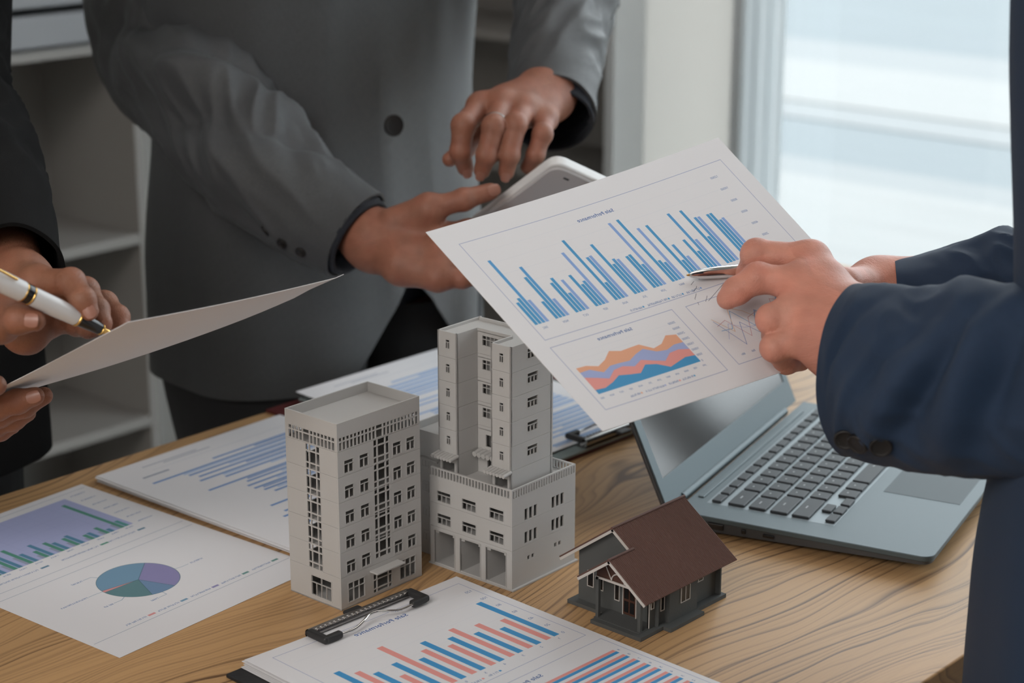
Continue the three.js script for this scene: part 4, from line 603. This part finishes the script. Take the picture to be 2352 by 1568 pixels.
function faceParts(s, g) { const f = s.face; for (const q of [-1, 1]) { const e = mesh('eye', [new THREE.SphereGeometry(0.0125, 16, 12)], M.eye, g); e.position.set(s.x + q * 0.032, 1.632, s.z + f * 0.081); const i = mesh('iris', [new THREE.SphereGeometry(0.0062, 12, 8)], M.black, e); i.position.set(0, 0, f * 0.0078); mesh('eyebrow', [tube([[s.x + q * 0.015, 1.657, s.z + f * 0.093], [s.x + q * 0.032, 1.662, s.z + f * 0.091], [s.x + q * 0.05, 1.657, s.z + f * 0.082]], 0.0032, 8, 6)], M.black, g); } }
M.eye = std({ color: lin(0.7, 0.68, 0.66), roughness: 0.25 });
function hairGeo(s) { const f = s.face, P = (x, y, z) => V(s.x + x, y, s.z + z * f), c = bone(P(0, 1.64, -0.028), P(0, 1.655, 0.0), 0.096, 0.094), cut = bone(P(0, 1.56, 0.11), P(0, 1.6, 0.12), 0.1, 0.095);
  return iso((x, y, z) => Math.max(c(x, y, z) + 0.0025 * fbm(x * 40, y * 12, z * 40, 2), -cut(x, y, z), 1.575 - y), [s.x - 0.13, 1.55, s.z - 0.14], [s.x + 0.13, 1.78, s.z + 0.14], 0.005); }
// a sleeve along joints { p, a (half width across the view), b (half depth) }, with folds; it ends in an open cuff
const EYE = V(0, 1.365, 0);
function sleeveGeo(js, folds, { nu = 150, nv = 90, cuff = 0.055, wrinkle = 0.004 } = {}) {
  const curve = new THREE.CatmullRomCurve3(js.map((j) => A(j.p)), false, 'centripetal'), n = js.length - 1, L = curve.getLength();
  const pick = (t, k) => { const s = clamp(t, 0, 1) * n, i = Math.min(n - 1, Math.floor(s)), q = s - i; return lerp(js[i][k], js[i + 1][k], q * q * (3 - 2 * q)); };
  const wall = 0.003, cw = cuff / L;
  const fn = (u, v) => {
    let t, inset = 0;
    if (u < 0.86) t = u / 0.86; else if (u < 0.9) { t = 1; inset = wall * (u - 0.86) / 0.04; } else { t = Math.max(0.02, 1 - cw * (u - 0.9) / 0.1); inset = wall; }
    const c = curve.getPoint(t), T = curve.getTangent(t), view = c.clone().sub(EYE).normalize(), n1 = T.clone().cross(view).normalize(), n2 = n1.clone().cross(T).normalize();
    const th = v * 2 * Math.PI; let d = 0;
    for (const f of folds) { let da = th - f.a; da -= 2 * Math.PI * Math.round(da / (2 * Math.PI)); const x = (t - f.t - (f.k ?? 0) * da) / f.w, y = da / (f.s ?? 0.9); if (Math.abs(x) < 3.5 && Math.abs(y) < 3.5) d += f.h * Math.exp(-x * x - y * y); }
    d += 0.0014 * N3(t * 9 + Math.cos(th) * 1.4, Math.sin(th) * 1.6, js[0].a * 90);
    const wr = sm(t, 0.25, 0.4) * (1 - sm(t, 0.78, 0.98)), rg = 1 - 2.6 * Math.abs(N3(t * 13 + Math.cos(th) * 0.9 + 0.5 * th, Math.cos(th) * 1.5, Math.sin(th) * 1.5 + js[0].a * 90)); d += wrinkle * wr * Math.max(-0.5, rg);
    const a = pick(t, 'a') + d - inset, b = pick(t, 'b') + d - inset;
    return c.addScaledVector(n1, a * Math.cos(th)).addScaledVector(n2, b * Math.sin(th));
  };
  const g = gridGeo(nu, nv, fn, { closed: true, su: L / 0.2, sv: 0.3 / 0.2 });
  g.userData.spot = (t, a) => { const v = ((a / (2 * Math.PI)) % 1 + 1) % 1, p = fn(t * 0.86, v), q = fn(t * 0.86 - 0.004, v), r = fn(t * 0.86, v + 0.01); return [p, r.sub(p).cross(q.sub(p)).normalize()]; };
  return g;
}
// a strip of cloth with thickness over fn(u, v)
function clothGeo(nu, nv, fn, t, su = 3, sv = 3) { const g = sheetGeo(nu, nv, fn, t); g.clearGroups(); const uv = g.attributes.uv; for (let i = 0; i < uv.count; i++) uv.setXY(i, uv.getX(i) * su, uv.getY(i) * sv); return g; }
// trunk of a jacket as two fronts that overlap at the button and part below and above it
function trunk(s, o) {
  const { x: cx, z: cz, face: f } = s, yb = o.hem, yt = 1.475, lerpAt = (tab, y) => { for (let i = 0; i < tab.length - 1; i++) if (y <= tab[i + 1][0]) { const q = clamp((y - tab[i][0]) / (tab[i + 1][0] - tab[i][0]), 0, 1), w = q * q * (3 - 2 * q); return [1, 2].map((k) => lerp(tab[i][k], tab[i + 1][k], w)); } return tab[tab.length - 1].slice(1); };
  const tab = [[0.55, o.a * 1.06, o.b * 1.05], [0.85, o.a * 1.04, o.b * 1.05], [1.02, o.a * 0.97, o.b * 0.97], [1.25, o.a * 1.05, o.b * 1.06], [1.36, o.a * 1.08, o.b * 0.95], [1.405, o.a * 0.98, o.b * 0.78], [1.44, o.a * 0.66, o.b * 0.66], [1.475, o.a * 0.4, o.b * 0.56]];
  const pt = (y, th, out) => { const [a, b] = lerpAt(tab, y), c = Math.cos(th), q = Math.sin(th), e = 0.82, px = Math.sign(c) * Math.pow(Math.abs(c), e), pz = Math.sign(q) * Math.pow(Math.abs(q), e);
    const drape = 0.004 * N3(th * 2.3 + o.seed, y * 2.2, 3) + 0.0025 * Math.sin(th * 7 + y * 5 + o.seed) * sm(1.15 - y, 0, 0.4), r = out + drape; return V(cx + px * (a + r), y, cz + f * (pz * (b + r) - (o.lean ?? 0) * Math.max(0, y - 0.93))); };
  const over = 0.13, edge = (y) => (y < o.btn ? over - Math.pow(Math.max(0, ((o.part ?? o.btn - 0.08) - y) / ((o.part ?? o.btn - 0.08) - yb)), 1.7) * o.cut : over - Math.pow((y - o.btn) / (1.44 - o.btn), 1.0) * o.vee);
  const front = (sg, out) => clothGeo(48, 56, (u, v) => { const y = lerp(yb, yt, v) + (v < 0.02 ? 0.0 : 0), e = edge(Math.max(y, yb)); const th = lerp(-Math.PI / 2, Math.PI / 2 + e, u); const lap = sm(u, 0.86, 1) * 0.004 * sm(y, o.btn, o.btn + 0.06); const p = pt(y - (1 - v) * 0.06 * sm(u, 0.8, 1) * 0.0, th, out + lap); if (sg < 0) p.x = 2 * cx - p.x; for (const [x0, h, w, k, ym] of o.drape ?? []) { const q = ((p.x - cx) / o.a - x0 - k * (p.y - ym)) / w; p.z += f * h * Math.exp(-q * q) * (0.45 + 0.55 * Math.sin(p.y * 9 + x0 * 5)); } return p; }, sg < 0 ? -0.0025 * f : 0.0025 * f);
  return [front(o.first, 0.006), front(-o.first, 0.001)];
}
const shirtGeo = (s, o) => gridGeo(20, 40, (u, v) => { const y = lerp(0.8, 1.485, u), th = v * 2 * Math.PI, k = 1 - 0.58 * sm(y, 1.33, 1.47); return V(s.x + Math.cos(th) * (o.a * 0.87 - 0.008) * k, y, s.z + Math.sin(th) * (o.b * 0.84 - 0.008) * k); }, { closed: true, su: 3, sv: 3 });
const trousersGeo = (s, hipA = 0.175, hipB = 0.118) => { const legs = [-1, 1].map((q) => gridGeo(30, 28, (u, v) => { const y = lerp(0.05, 0.8, u), th = v * 2 * Math.PI, k = sm(y, 0.5, 0.78), a = lerp(0.075, hipA * 0.56, k), b = lerp(0.085, hipB, k), fold = 0.004 * N3(th * 1.5, y * 7, q * 4 + s.x * 9); return V(s.x + q * lerp(0.1, hipA * 0.47, k) + Math.cos(th) * (a + fold), y, s.z + Math.sin(th) * (b + fold)); }, { closed: true, su: 4, sv: 2.5 }));
  return legs; };
const shoeGeo = (s) => [-1, 1].map((q) => iso((() => { const P = (x, y, z) => V(s.x + x * q, y, s.z + z * s.face), a = bone(P(0.1, 0.045, -0.03), P(0.115, 0.036, 0.13), 0.046, 0.036); return (x, y, z) => Math.max(a(x, y, z), 0.002 - y); })(), [s.x + q * 0.1 - 0.1, -0.01, s.z - 0.22], [s.x + q * 0.1 + 0.1, 0.12, s.z + 0.22], 0.008));
// a fingernail: a thin curved plate on the upper side of the last joint
function nail(parent, d, t, r, up, len = 0.0105, wid = 0.0092, mat = M.nail) {
  const a = A(d), b = A(t), T = b.clone().sub(a).normalize(), U = A(up).sub(b), N = U.addScaledVector(T, -U.dot(T)).normalize(), S = T.clone().cross(N);
  const g = gridGeo(8, 8, (u, v) => { const q0 = (u - 0.5) * 2, q1 = (v - 0.5) * 2, x = q0 * Math.sqrt(1 - 0.38 * q1 * q1), y = q1 * Math.sqrt(1 - 0.38 * q0 * q0), w = 1; const th = x * w * wid / 2 / r; return b.clone().addScaledVector(T, r * 0.25 + y * len / 2).addScaledVector(N, Math.cos(th) * (r + 0.0003) - Math.max(0, y - 0.3) * 0.0006).addScaledVector(S, Math.sin(th) * (r + 0.0003)); });
  mesh('fingernail', g, mat, parent);
}
M.nail = std({ color: lin(0.31, 0.145, 0.105), roughness: 0.34, side: THREE.DoubleSide });
function buttonMesh(parent, p, nrm, r, mat) { p = A(p); const g = lathe([[0, 0.0004], [r * 0.7, 0.0004], [r * 0.8, 0.0016], [r * 0.95, 0.0016], [r, 0.0008], [r, -0.0012], [0, -0.0012]], 20); const m = mesh('button', g, mat, parent); m.position.copy(p); m.quaternion.setFromUnitVectors(V(0, 1, 0), A(nrm).normalize()); return m; }
const towards = (p) => EYE.clone().sub(A(p)).normalize();
const J = (p, a, b) => ({ p, a, b });
M.button = std({ color: lin(0.008, 0.007, 0.007), roughness: 0.5 });

{ // the grey suit: faces across the table, tablet in one hand, the other hovering over it
  const s = { x: 1.391, z: -1.545, face: 1 }, o = { a: 0.19, b: 0.13, hem: 0.735, btn: 1.13, part: 0.93, cut: 0.55, vee: 0.62, first: -1, seed: 2, drape: [[0.2, 0.007, 0.07, 0.25, 1.05], [0.62, 0.006, 0.09, 0.12, 0.9], [-0.15, 0.005, 0.08, -0.1, 0.8], [-0.6, 0.01, 0.1, 0.1, 0.8], [0.42, -0.007, 0.06, 0.2, 1.0]] };
  const g = thing('person', 'person in a grey suit jacket holding a tablet and reaching one hand over it', 'person', [0, 0, 0]);
  const skinG = skin([0.27, 0.112, 0.072], 3), suit = fabric([0.062, 0.066, 0.07], 0.4, 4, 0.5, 0.3), dark = fabric([0.018, 0.019, 0.021], 0.2, 6, 0.9, 0.2), navyShirt = fabric([0.013, 0.016, 0.024], 0.1, 8, 0.85, 0.2);
  const e1 = [1.2376, 1.0874, -1.6522], w1 = [1.1883, 0.9466, -1.251], s1 = [s.x - 0.19, 1.36, s.z], e2 = [1.5913, 1.1583, -1.3393], w2 = [1.3978, 1.0644, -1.2154], s2 = [s.x + 0.2, 1.36, s.z];
  const h1 = { w: w1, e: e1, wr: 0.0265, f: [
    { j: [[1.2145, 0.9567, -1.1907], [1.2381, 0.9602, -1.174], [1.2582, 0.961, -1.1677], [1.277, 0.9618, -1.1628]], r: 0.0098 }, { j: [[1.2027, 0.9456, -1.1754], [1.2283, 0.949, -1.1565], [1.2498, 0.9505, -1.1489], [1.2702, 0.9524, -1.1428]], r: 0.01 },
    { j: [[1.1929, 0.935, -1.166], [1.2143, 0.9368, -1.1462], [1.2341, 0.9379, -1.1373], [1.2527, 0.9385, -1.1325]], r: 0.0095 }, { j: [[1.1853, 0.9264, -1.1627], [1.2004, 0.9256, -1.1457], [1.2145, 0.9266, -1.1383], [1.2303, 0.9277, -1.1338]], r: 0.0085 }],
    t: { j: [[1.1905, 0.9702, -1.2234], [1.2073, 0.9821, -1.1945], [1.2287, 0.9912, -1.1703], [1.251, 0.9969, -1.1575]], r: 0.0108 }, heel: [[1.1768, 0.9341, -1.199], 0.018] };
  const h2 = { w: w2, e: e2, wr: 0.027, f: [
    { j: [[1.3107, 1.0608, -1.2244], [1.2667, 1.0507, -1.2063], [1.2619, 1.0266, -1.2055], [1.2703, 1.0097, -1.2073]], r: 0.0108 }, { j: [[1.3215, 1.0637, -1.2059], [1.2784, 1.0517, -1.1782], [1.2683, 1.026, -1.1779], [1.2694, 1.01, -1.1851]], r: 0.0105 },
    { j: [[1.3345, 1.0589, -1.1895], [1.2961, 1.0524, -1.1667], [1.2847, 1.0254, -1.1641], [1.2867, 1.0082, -1.1698]], r: 0.0102 }, { j: [[1.3496, 1.05, -1.1766], [1.3223, 1.0411, -1.156], [1.3138, 1.0225, -1.1572], [1.3136, 1.0091, -1.1669]], r: 0.0092 }],
    t: { j: [[1.3656, 1.043, -1.2258], [1.324, 1.0282, -1.2341], [1.287, 1.0217, -1.2253], [1.2691, 1.0153, -1.2267]], r: 0.0098 } };
  mesh('body', [...bodyGeo({ ...s, arms: [{ s: s1, m: [1.3146, 1.2477, -1.7324], e: e1, w: w1 }, { s: s2, m: [1.6247, 1.2436, -1.3717], e: [1.5659, 1.1513, -1.3331], w: w2 }] }), handGeo(h1), handGeo(h2)], skinG, g);
  nail(g, [1.2287, 0.9912, -1.1703], [1.251, 0.9969, -1.1575], 0.0085, [1.1512, 1.0332, -1.0692], 0.012, 0.0115);
  nail(g, [1.2619, 1.0266, -1.2055], [1.2703, 1.0097, -1.2073], 0.0082, [1.1428, 1.0457, -1.0841]); nail(g, [1.2683, 1.026, -1.1779], [1.2694, 1.01, -1.1851], 0.008, [1.1509, 1.0439, -1.0744]); nail(g, [1.2847, 1.0254, -1.1641], [1.2867, 1.0082, -1.1698], 0.0078, [1.1648, 1.0439, -1.059]);
  const fold1 = [
    { t: 0.580, a: -0.35, h: 0.0175, w: 0.055, s: 0.9, k: 0.03 }, { t: 0.689, a: -0.3, h: -0.0216, w: 0.018, s: 1.1, k: 0.05 }, { t: 0.755, a: -0.35, h: 0.0121, w: 0.045, s: 0.8, k: 0.03 }, { t: 0.825, a: -0.7, h: -0.0081, w: 0.02, s: 0.8, k: 0.06 },
    { t: 0.440, a: -0.9, h: -0.0216, w: 0.022, s: 0.9, k: -0.05 }, { t: 0.475, a: -1.3, h: 0.0162, w: 0.025, s: 0.7, k: -0.04 }, { t: 0.501, a: -2.0, h: -0.0175, w: 0.03, s: 0.7, k: 0.05 }, { t: 0.388, a: -1.2, h: 0.0189, w: 0.035, s: 0.9, k: 0.05 },
    { t: 0.562, a: -1.2, h: -0.0121, w: 0.02, s: 0.5, k: 0.06 }, { t: 0.650, a: -1.45, h: 0.0175, w: 0.045, s: 0.6, k: 0.06 }, { t: 0.703, a: -2.0, h: -0.0162, w: 0.03, s: 0.6, k: 0.05 }, { t: 0.807, a: -1.7, h: 0.0095, w: 0.06, s: 0.6, k: 0.04 }, { t: 0.606, a: -2.4, h: -0.0135, w: 0.06, s: 0.5, k: 0.02 }];
  const sl1 = sleeveGeo([J([s.x - 0.13, 1.385, s.z + 0.005], 0.055, 0.07), J([s.x - 0.195, 1.36, s.z + 0.005], 0.074, 0.078), J([1.3146, 1.2477, -1.7324], 0.07, 0.075), J([1.2714, 1.131, -1.6811], 0.067, 0.07), J([1.2369, 1.0835, -1.62], 0.066, 0.068), J([1.1986, 1.0503, -1.5073], 0.062, 0.062), J([1.175, 1.007, -1.4128], 0.056, 0.056), J([1.1722, 0.9729, -1.3227], 0.051, 0.05), J([1.1857, 0.9482, -1.2702], 0.0465, 0.042)], fold1, { nu: 220, nv: 120, wrinkle: 0.006 });
  const sl2 = sleeveGeo([J([s.x + 0.13, 1.385, s.z + 0.005], 0.055, 0.07), J([s.x + 0.195, 1.36, s.z + 0.005], 0.074, 0.078), J([1.6247, 1.2436, -1.3717], 0.062, 0.07), J([1.5659, 1.1513, -1.3331], 0.056, 0.066), J([1.5037, 1.1096, -1.2898], 0.048, 0.06), J([1.4437, 1.0749, -1.2472], 0.045, 0.055), J([1.4026, 1.0428, -1.2159], 0.0455, 0.052)], [{ t: 0.583, a: -1.2, h: 0.007, w: 0.03, s: 1, k: 0.03 }, { t: 0.650, a: -1.6, h: -0.007, w: 0.025, s: 1, k: 0.04 }, { t: 0.767, a: -1.0, h: 0.004, w: 0.05, s: 0.7, k: 0.04 }]);
  const jk = mesh('jacket', [...trunk(s, o), sl1, sl2], suit, g);
  for (const p of [[1.3409, 1.0205, -1.3754], [1.3535, 1.143, -1.4087]]) buttonMesh(jk, p, V(-0.25, 0.05, 1), 0.0115, M.button);
  for (const t of [0.87, 0.903, 0.938]) { const [p, n] = sl1.userData.spot(t, -2.55); buttonMesh(jk, p, n.dot(towards(p)) < 0 ? n.negate() : n, 0.0055, M.button); }
  const cuffG = (a, b, ra, rbb) => sleeveGeo([J(a, ra, ra), J(A(a).clone().lerp(A(b), 0.5).toArray(), ra, ra), J(b, rbb, rbb)], [], { nu: 20, nv: 40, cuff: 0.02 });
  mesh('shirt', [shirtGeo(s, o), cuffG([1.183, 0.9549, -1.284], [1.1868, 0.9459, -1.2649], 0.038, 0.039), cuffG([1.4437, 1.0749, -1.2472], [1.3977, 1.0375, -1.2111], 0.042, 0.0425)], navyShirt, g);
  mesh('trousers', trousersGeo(s, 0.198, 0.122), dark, g); mesh('shoe', [shoeGeo(s)[0]], M.black, g); mesh('shoe', [shoeGeo(s)[1]], M.black, g); mesh('hair', [hairGeo(s)], M.black, g); faceParts(s, g);
  { const q = mesh('ring', [new THREE.TorusGeometry(0.0102, 0.0013, 8, 28).rotateX(Math.PI / 2)], M.steel, g), a = A([1.3215, 1.0637, -1.2059]), b = A([1.2784, 1.0517, -1.1782]); q.position.copy(a.clone().lerp(b, 0.86)); q.quaternion.setFromUnitVectors(V(0, 1, 0), b.sub(a).normalize());
    const st = mesh('stone', [new THREE.IcosahedronGeometry(0.0034, 1)], M.chrome, q); st.position.copy(q.worldToLocal(q.position.clone().addScaledVector(towards(q.position.toArray()), 0.0105))); q.updateMatrixWorld(true); st.position.copy(q.worldToLocal(q.position.clone().addScaledVector(towards(q.position.toArray()), 0.0112))); }
}
{ // the black suit at the left: writes on the tilted sheet
  const s = { x: 0.795, z: -1.575, face: 1 }, o = { a: 0.2, b: 0.125, hem: 0.74, btn: 1.0, cut: 0.3, vee: 0.6, first: -1, seed: 5 };
  const g = thing('person', 'person in a black suit writing with a white pen at the edge of the view', 'person', [0, 0, 0]);
  M.matte = fabric([0.0035, 0.0035, 0.0037], 0.2, 14, 1, 0); M.matte.specularIntensity = 0.45;
  const skinB = skin([0.25, 0.105, 0.062], 7), suit = M.matte, trs = fabric([0.012, 0.012, 0.013], 0.2, 15, 0.9, 0.1);
  const e1 = [0.8673, 1.0812, -1.4205], w1 = [0.7224, 1.0185, -1.1245], s1 = [s.x + 0.19, 1.36, s.z], e2 = [0.681, 0.8628, -1.5131], w2 = [0.6835, 0.8991, -1.2151], s2 = [s.x - 0.19, 1.36, s.z];
  const h1 = { w: w1, e: e1, wr: 0.0204, f: [
    { j: [[0.7095, 1.0309, -1.082], [0.711, 1.0374, -1.0443], [0.7053, 1.0301, -1.0239], [0.7064, 1.0229, -1.0194]], r: 0.0091 }, { j: [[0.7236, 1.0199, -1.0926], [0.7331, 1.0239, -1.0605], [0.7242, 1.0166, -1.0359], [0.7206, 1.0103, -1.0247]], r: 0.0091 },
    { j: [[0.735, 1.0052, -1.1046], [0.7543, 1.0085, -1.0691], [0.7499, 1.0038, -1.0484], [0.7471, 0.9982, -1.0412]], r: 0.0087 }, { j: [[0.7361, 0.9921, -1.113], [0.7385, 0.9947, -1.0804], [0.7375, 0.9954, -1.0662], [0.7367, 0.9954, -1.0593]], r: 0.0078 }],
    t: { j: [[0.6882, 1.0089, -1.1035], [0.6686, 1.0131, -1.0678], [0.6645, 1.022, -1.039], [0.6706, 1.022, -1.0292]], r: 0.0097 }, heel: [[0.7135, 0.9917, -1.1067], 0.016] };
  const h2 = { w: w2, e: e2, wr: 0.026, f: [
    { j: [[0.6997, 0.9196, -1.1675], [0.7069, 0.9269, -1.1425], [0.7158, 0.9321, -1.1288], [0.7251, 0.9357, -1.1202]], r: 0.0094 }, { j: [[0.7023, 0.9103, -1.1759], [0.7147, 0.9165, -1.1542], [0.7278, 0.9233, -1.1396], [0.7412, 0.9291, -1.1336]], r: 0.0092 },
    { j: [[0.7045, 0.9008, -1.1849], [0.7172, 0.9055, -1.1652], [0.7278, 0.9095, -1.1553], [0.7367, 0.9132, -1.1501]], r: 0.009 }, { j: [[0.706, 0.8912, -1.1945], [0.7164, 0.8951, -1.177], [0.7247, 0.8982, -1.1692], [0.7325, 0.9006, -1.1647]], r: 0.0082 }],
    t: { j: [[0.6805, 0.9228, -1.1824], [0.6783, 0.9429, -1.1471], [0.6844, 0.9496, -1.1278], [0.6906, 0.9535, -1.1149]], r: 0.0104 } };
  mesh('body', [...bodyGeo({ ...s, arms: [{ s: s1, m: [0.9229, 1.1721, -1.5245], e: [0.8788, 1.0921, -1.4439], w: w1 }, { s: s2, m: [0.6964, 1.0902, -1.6293], e: [0.6774, 0.8924, -1.5616], w: w2 }] }), handGeo(h1), handGeo(h2)], skinB, g);
  nail(g, [0.6645, 1.022, -1.039], [0.6698, 1.022, -1.03], 0.0077, [0.5938, 1.0617, -0.9201], 0.0105, 0.0098); nail(g, [0.7053, 1.0301, -1.0239], [0.7064, 1.0234, -1.0198], 0.0071, [0.6496, 1.0551, -0.9333], 0.0098, 0.0085); nail(g, [0.7158, 0.9321, -1.1288], [0.7242, 0.9354, -1.121], 0.0074, [0.6673, 0.966, -1.0294]);
  const sl1 = sleeveGeo([J([s.x + 0.13, 1.385, s.z], 0.055, 0.07), J([s.x + 0.195, 1.36, s.z], 0.074, 0.078), J([0.9402, 1.2276, -1.5458], 0.057, 0.066), J([0.9135, 1.1509, -1.5098], 0.051, 0.062), J([0.8899, 1.1016, -1.467], 0.05, 0.06), J([0.8505, 1.0637, -1.3846], 0.054, 0.06), J([0.7906, 1.0406, -1.2692], 0.05, 0.053), J([0.7262, 1.0228, -1.1377], 0.037, 0.04)], [{ t: 0.623, a: 3.14, h: -0.018, w: 0.03, s: 0.9 }, { t: 0.623, a: 0, h: -0.012, w: 0.02, s: 0.9 }, { t: 0.691, a: 3.14, h: 0.006, w: 0.04, s: 0.9 }, { t: 0.846, a: 3.14, h: -0.005, w: 0.025, s: 0.9 }, { t: 0.760, a: -1.57, h: 0.006, w: 0.03, s: 1, k: 0.1 }]);
  const sl2 = sleeveGeo([J([s.x - 0.13, 1.385, s.z], 0.055, 0.07), J([s.x - 0.195, 1.36, s.z], 0.074, 0.078), J([0.6964, 1.0902, -1.6293], 0.06, 0.066), J([0.6774, 0.8924, -1.5616], 0.058, 0.06), J([0.6744, 0.8775, -1.3713], 0.05, 0.052), J([0.6826, 0.894, -1.245], 0.042, 0.044)], []);
  mesh('jacket', [...trunk(s, o), sl1, sl2], suit, g);
  mesh('shirt', [shirtGeo(s, o)], trs, g);
  mesh('trousers', trousersGeo(s), trs, g); mesh('shoe', [shoeGeo(s)[0]], M.black, g); mesh('shoe', [shoeGeo(s)[1]], M.black, g); mesh('hair', [hairGeo(s)], M.black, g); faceParts(s, g);
}
{ // the navy suit at the right: points at the chart with a silver pen
  const s = { x: 1.212, z: -0.421, face: -1 }, o = { a: 0.205, b: 0.135, hem: 0.72, btn: 1.0, cut: 0.3, vee: 0.6, first: -1, seed: 9, lean: -0.015 };
  const g = thing('person', 'person in a navy blue suit pointing a silver pen at the held chart', 'person', [0, 0, 0]);
  const skinN = skin([0.54, 0.235, 0.17], 11), suit = fabric([0.0095, 0.0295, 0.07], 0.15, 24, 0.7, 0.12), trs = fabric([0.012, 0.014, 0.018], 0.2, 25, 0.9, 0.2);
  const e1 = [1.0801, 1.0354, -0.4168], w1 = [1.0772, 0.999, -0.6561], s1 = [s.x - 0.2, 1.36, s.z], e2 = [1.3615, 0.9935, -0.5851], w2 = [1.2592, 0.9766, -0.7453], s2 = [s.x + 0.2, 1.36, s.z];
  const h1 = { w: w1, e: e1, wr: 0.029, f: [
    { j: [[1.1173, 1.0315, -0.7198], [1.1002, 1.033, -0.755], [1.1119, 1.0141, -0.7678], [1.1262, 1.0049, -0.7664]], r: 0.0108 }, { j: [[1.0913, 1.0207, -0.7094], [1.0778, 1.0228, -0.7377], [1.0688, 1.0129, -0.7494], [1.0648, 1.007, -0.7543]], r: 0.0106 },
    { j: [[1.0755, 1.0063, -0.7017], [1.0602, 1.0007, -0.713], [1.0808, 0.9825, -0.7225], [1.0953, 0.9772, -0.7198]], r: 0.0102 }, { j: [[1.0679, 0.9904, -0.6936], [1.0542, 0.9829, -0.7054], [1.077, 0.9664, -0.7102], [1.0905, 0.964, -0.7066]], r: 0.0094 }],
    t: { j: [[1.116, 1.0098, -0.6927], [1.1383, 1.0071, -0.7369], [1.1383, 1.0063, -0.76], [1.1301, 1.0058, -0.7719]], r: 0.0105 }, heel: [[1.0719, 0.9858, -0.6684], 0.02] };
  const h2 = { w: w2, e: e2, wr: 0.0235, f: [
    { j: [[1.2176, 0.9806, -0.7619], [1.2019, 0.9765, -0.7727], [1.1906, 0.9721, -0.777], [1.1819, 0.967, -0.7798]], r: 0.0098 }, { j: [[1.2205, 0.9688, -0.7612], [1.2055, 0.9628, -0.7719], [1.1928, 0.958, -0.7745], [1.1852, 0.9521, -0.7772]], r: 0.0098 },
    { j: [[1.2245, 0.9583, -0.7599], [1.2104, 0.9513, -0.7676], [1.2002, 0.9452, -0.7699], [1.1927, 0.9396, -0.7711]], r: 0.0094 }, { j: [[1.2302, 0.9497, -0.7574], [1.2181, 0.9417, -0.7641], [1.2096, 0.936, -0.7663], [1.203, 0.9317, -0.767]], r: 0.0085 }],
    t: { j: [[1.2346, 0.9855, -0.7453], [1.1936, 0.9929, -0.7395], [1.1748, 0.9913, -0.7408], [1.1609, 0.9881, -0.7424]], r: 0.0102 } };
  mesh('body', [...bodyGeo({ ...s, arms: [{ s: s1, e: e1, w: w1 }, { s: s2, e: e2, w: w2 }] }), handGeo(h1), handGeo(h2)], skinN, g);
  const fold1 = [{ t: 0.825, a: -1.2, h: 0.0095, w: 0.03, s: 0.52, k: 0.1 }, { t: 0.786, a: -1.5, h: -0.0084, w: 0.018, s: 0.52, k: 0.1 }, { t: 0.737, a: -1.4, h: 0.0115, w: 0.028, s: 0.68, k: 0.09 }, { t: 0.689, a: -1.5, h: -0.0126, w: 0.02, s: 0.68, k: 0.07 }, { t: 0.641, a: -1.5, h: 0.0136, w: 0.03, s: 0.75, k: 0.05 }, { t: 0.589, a: -1.6, h: -0.0126, w: 0.022, s: 0.68, k: 0.05 }, { t: 0.877, a: -1.9, h: -0.0042, w: 0.02, s: 0.5, k: 0.08 }, { t: 0.755, a: -2.5, h: -0.0084, w: 0.04, s: 0.5, k: -0.05 }, { t: 0.667, a: -2.6, h: 0.0084, w: 0.04, s: 0.6, k: -0.06 }];
  const sl1 = sleeveGeo([J([s.x - 0.13, 1.385, s.z - 0.005], 0.055, 0.07), J([s.x - 0.195, 1.36, s.z - 0.005], 0.074, 0.078), J([1.0937, 1.1818, -0.3897], 0.068, 0.072), J([1.0645, 1.049, -0.3935], 0.066, 0.066), J([1.0555, 1.0157, -0.4586], 0.064, 0.06), J([1.0535, 0.9978, -0.5229], 0.062, 0.056), J([1.0511, 0.9876, -0.5832], 0.0605, 0.051), J([1.0526, 0.9835, -0.6234], 0.0595, 0.047), J([1.0534, 0.981, -0.64], 0.0585, 0.043)], fold1, { nu: 220, nv: 120, wrinkle: 0.0018 });
  const sl2 = sleeveGeo([J([s.x + 0.13, 1.385, s.z - 0.005], 0.055, 0.07), J([s.x + 0.195, 1.36, s.z - 0.005], 0.074, 0.078), J([1.4375, 1.1714, -0.5341], 0.06, 0.064), J([1.3428, 1.0044, -0.5639], 0.052, 0.054), J([1.3198, 0.9887, -0.629], 0.045, 0.047), J([1.3004, 0.9807, -0.6812], 0.037, 0.041), J([1.264, 0.9755, -0.7347], 0.0265, 0.034)], [{ t: 0.792, a: 3.1, h: 0.006, w: 0.05, s: 1 }]);
  const jk = mesh('jacket', [...trunk(s, o), sl1, sl2], suit, g);
  for (const t of [0.851, 0.812, 0.771]) { const [p, n] = sl1.userData.spot(t, -0.72); if (n.dot(towards(p)) < 0) n.negate(); n.add(towards(p)).add(V(0, -0.35, 0)).normalize(); buttonMesh(jk, p.addScaledVector(n, 0.0015), n, 0.0075, M.button); }
  mesh('shirt', [shirtGeo(s, o)], trs, g);
  mesh('trousers', trousersGeo(s), trs, g); mesh('shoe', [shoeGeo(s)[0]], M.black, g); mesh('shoe', [shoeGeo(s)[1]], M.black, g); mesh('hair', [hairGeo(s)], M.black, g); faceParts(s, g);
}
scene.updateMatrixWorld(true);
renderer.render(scene, camera);
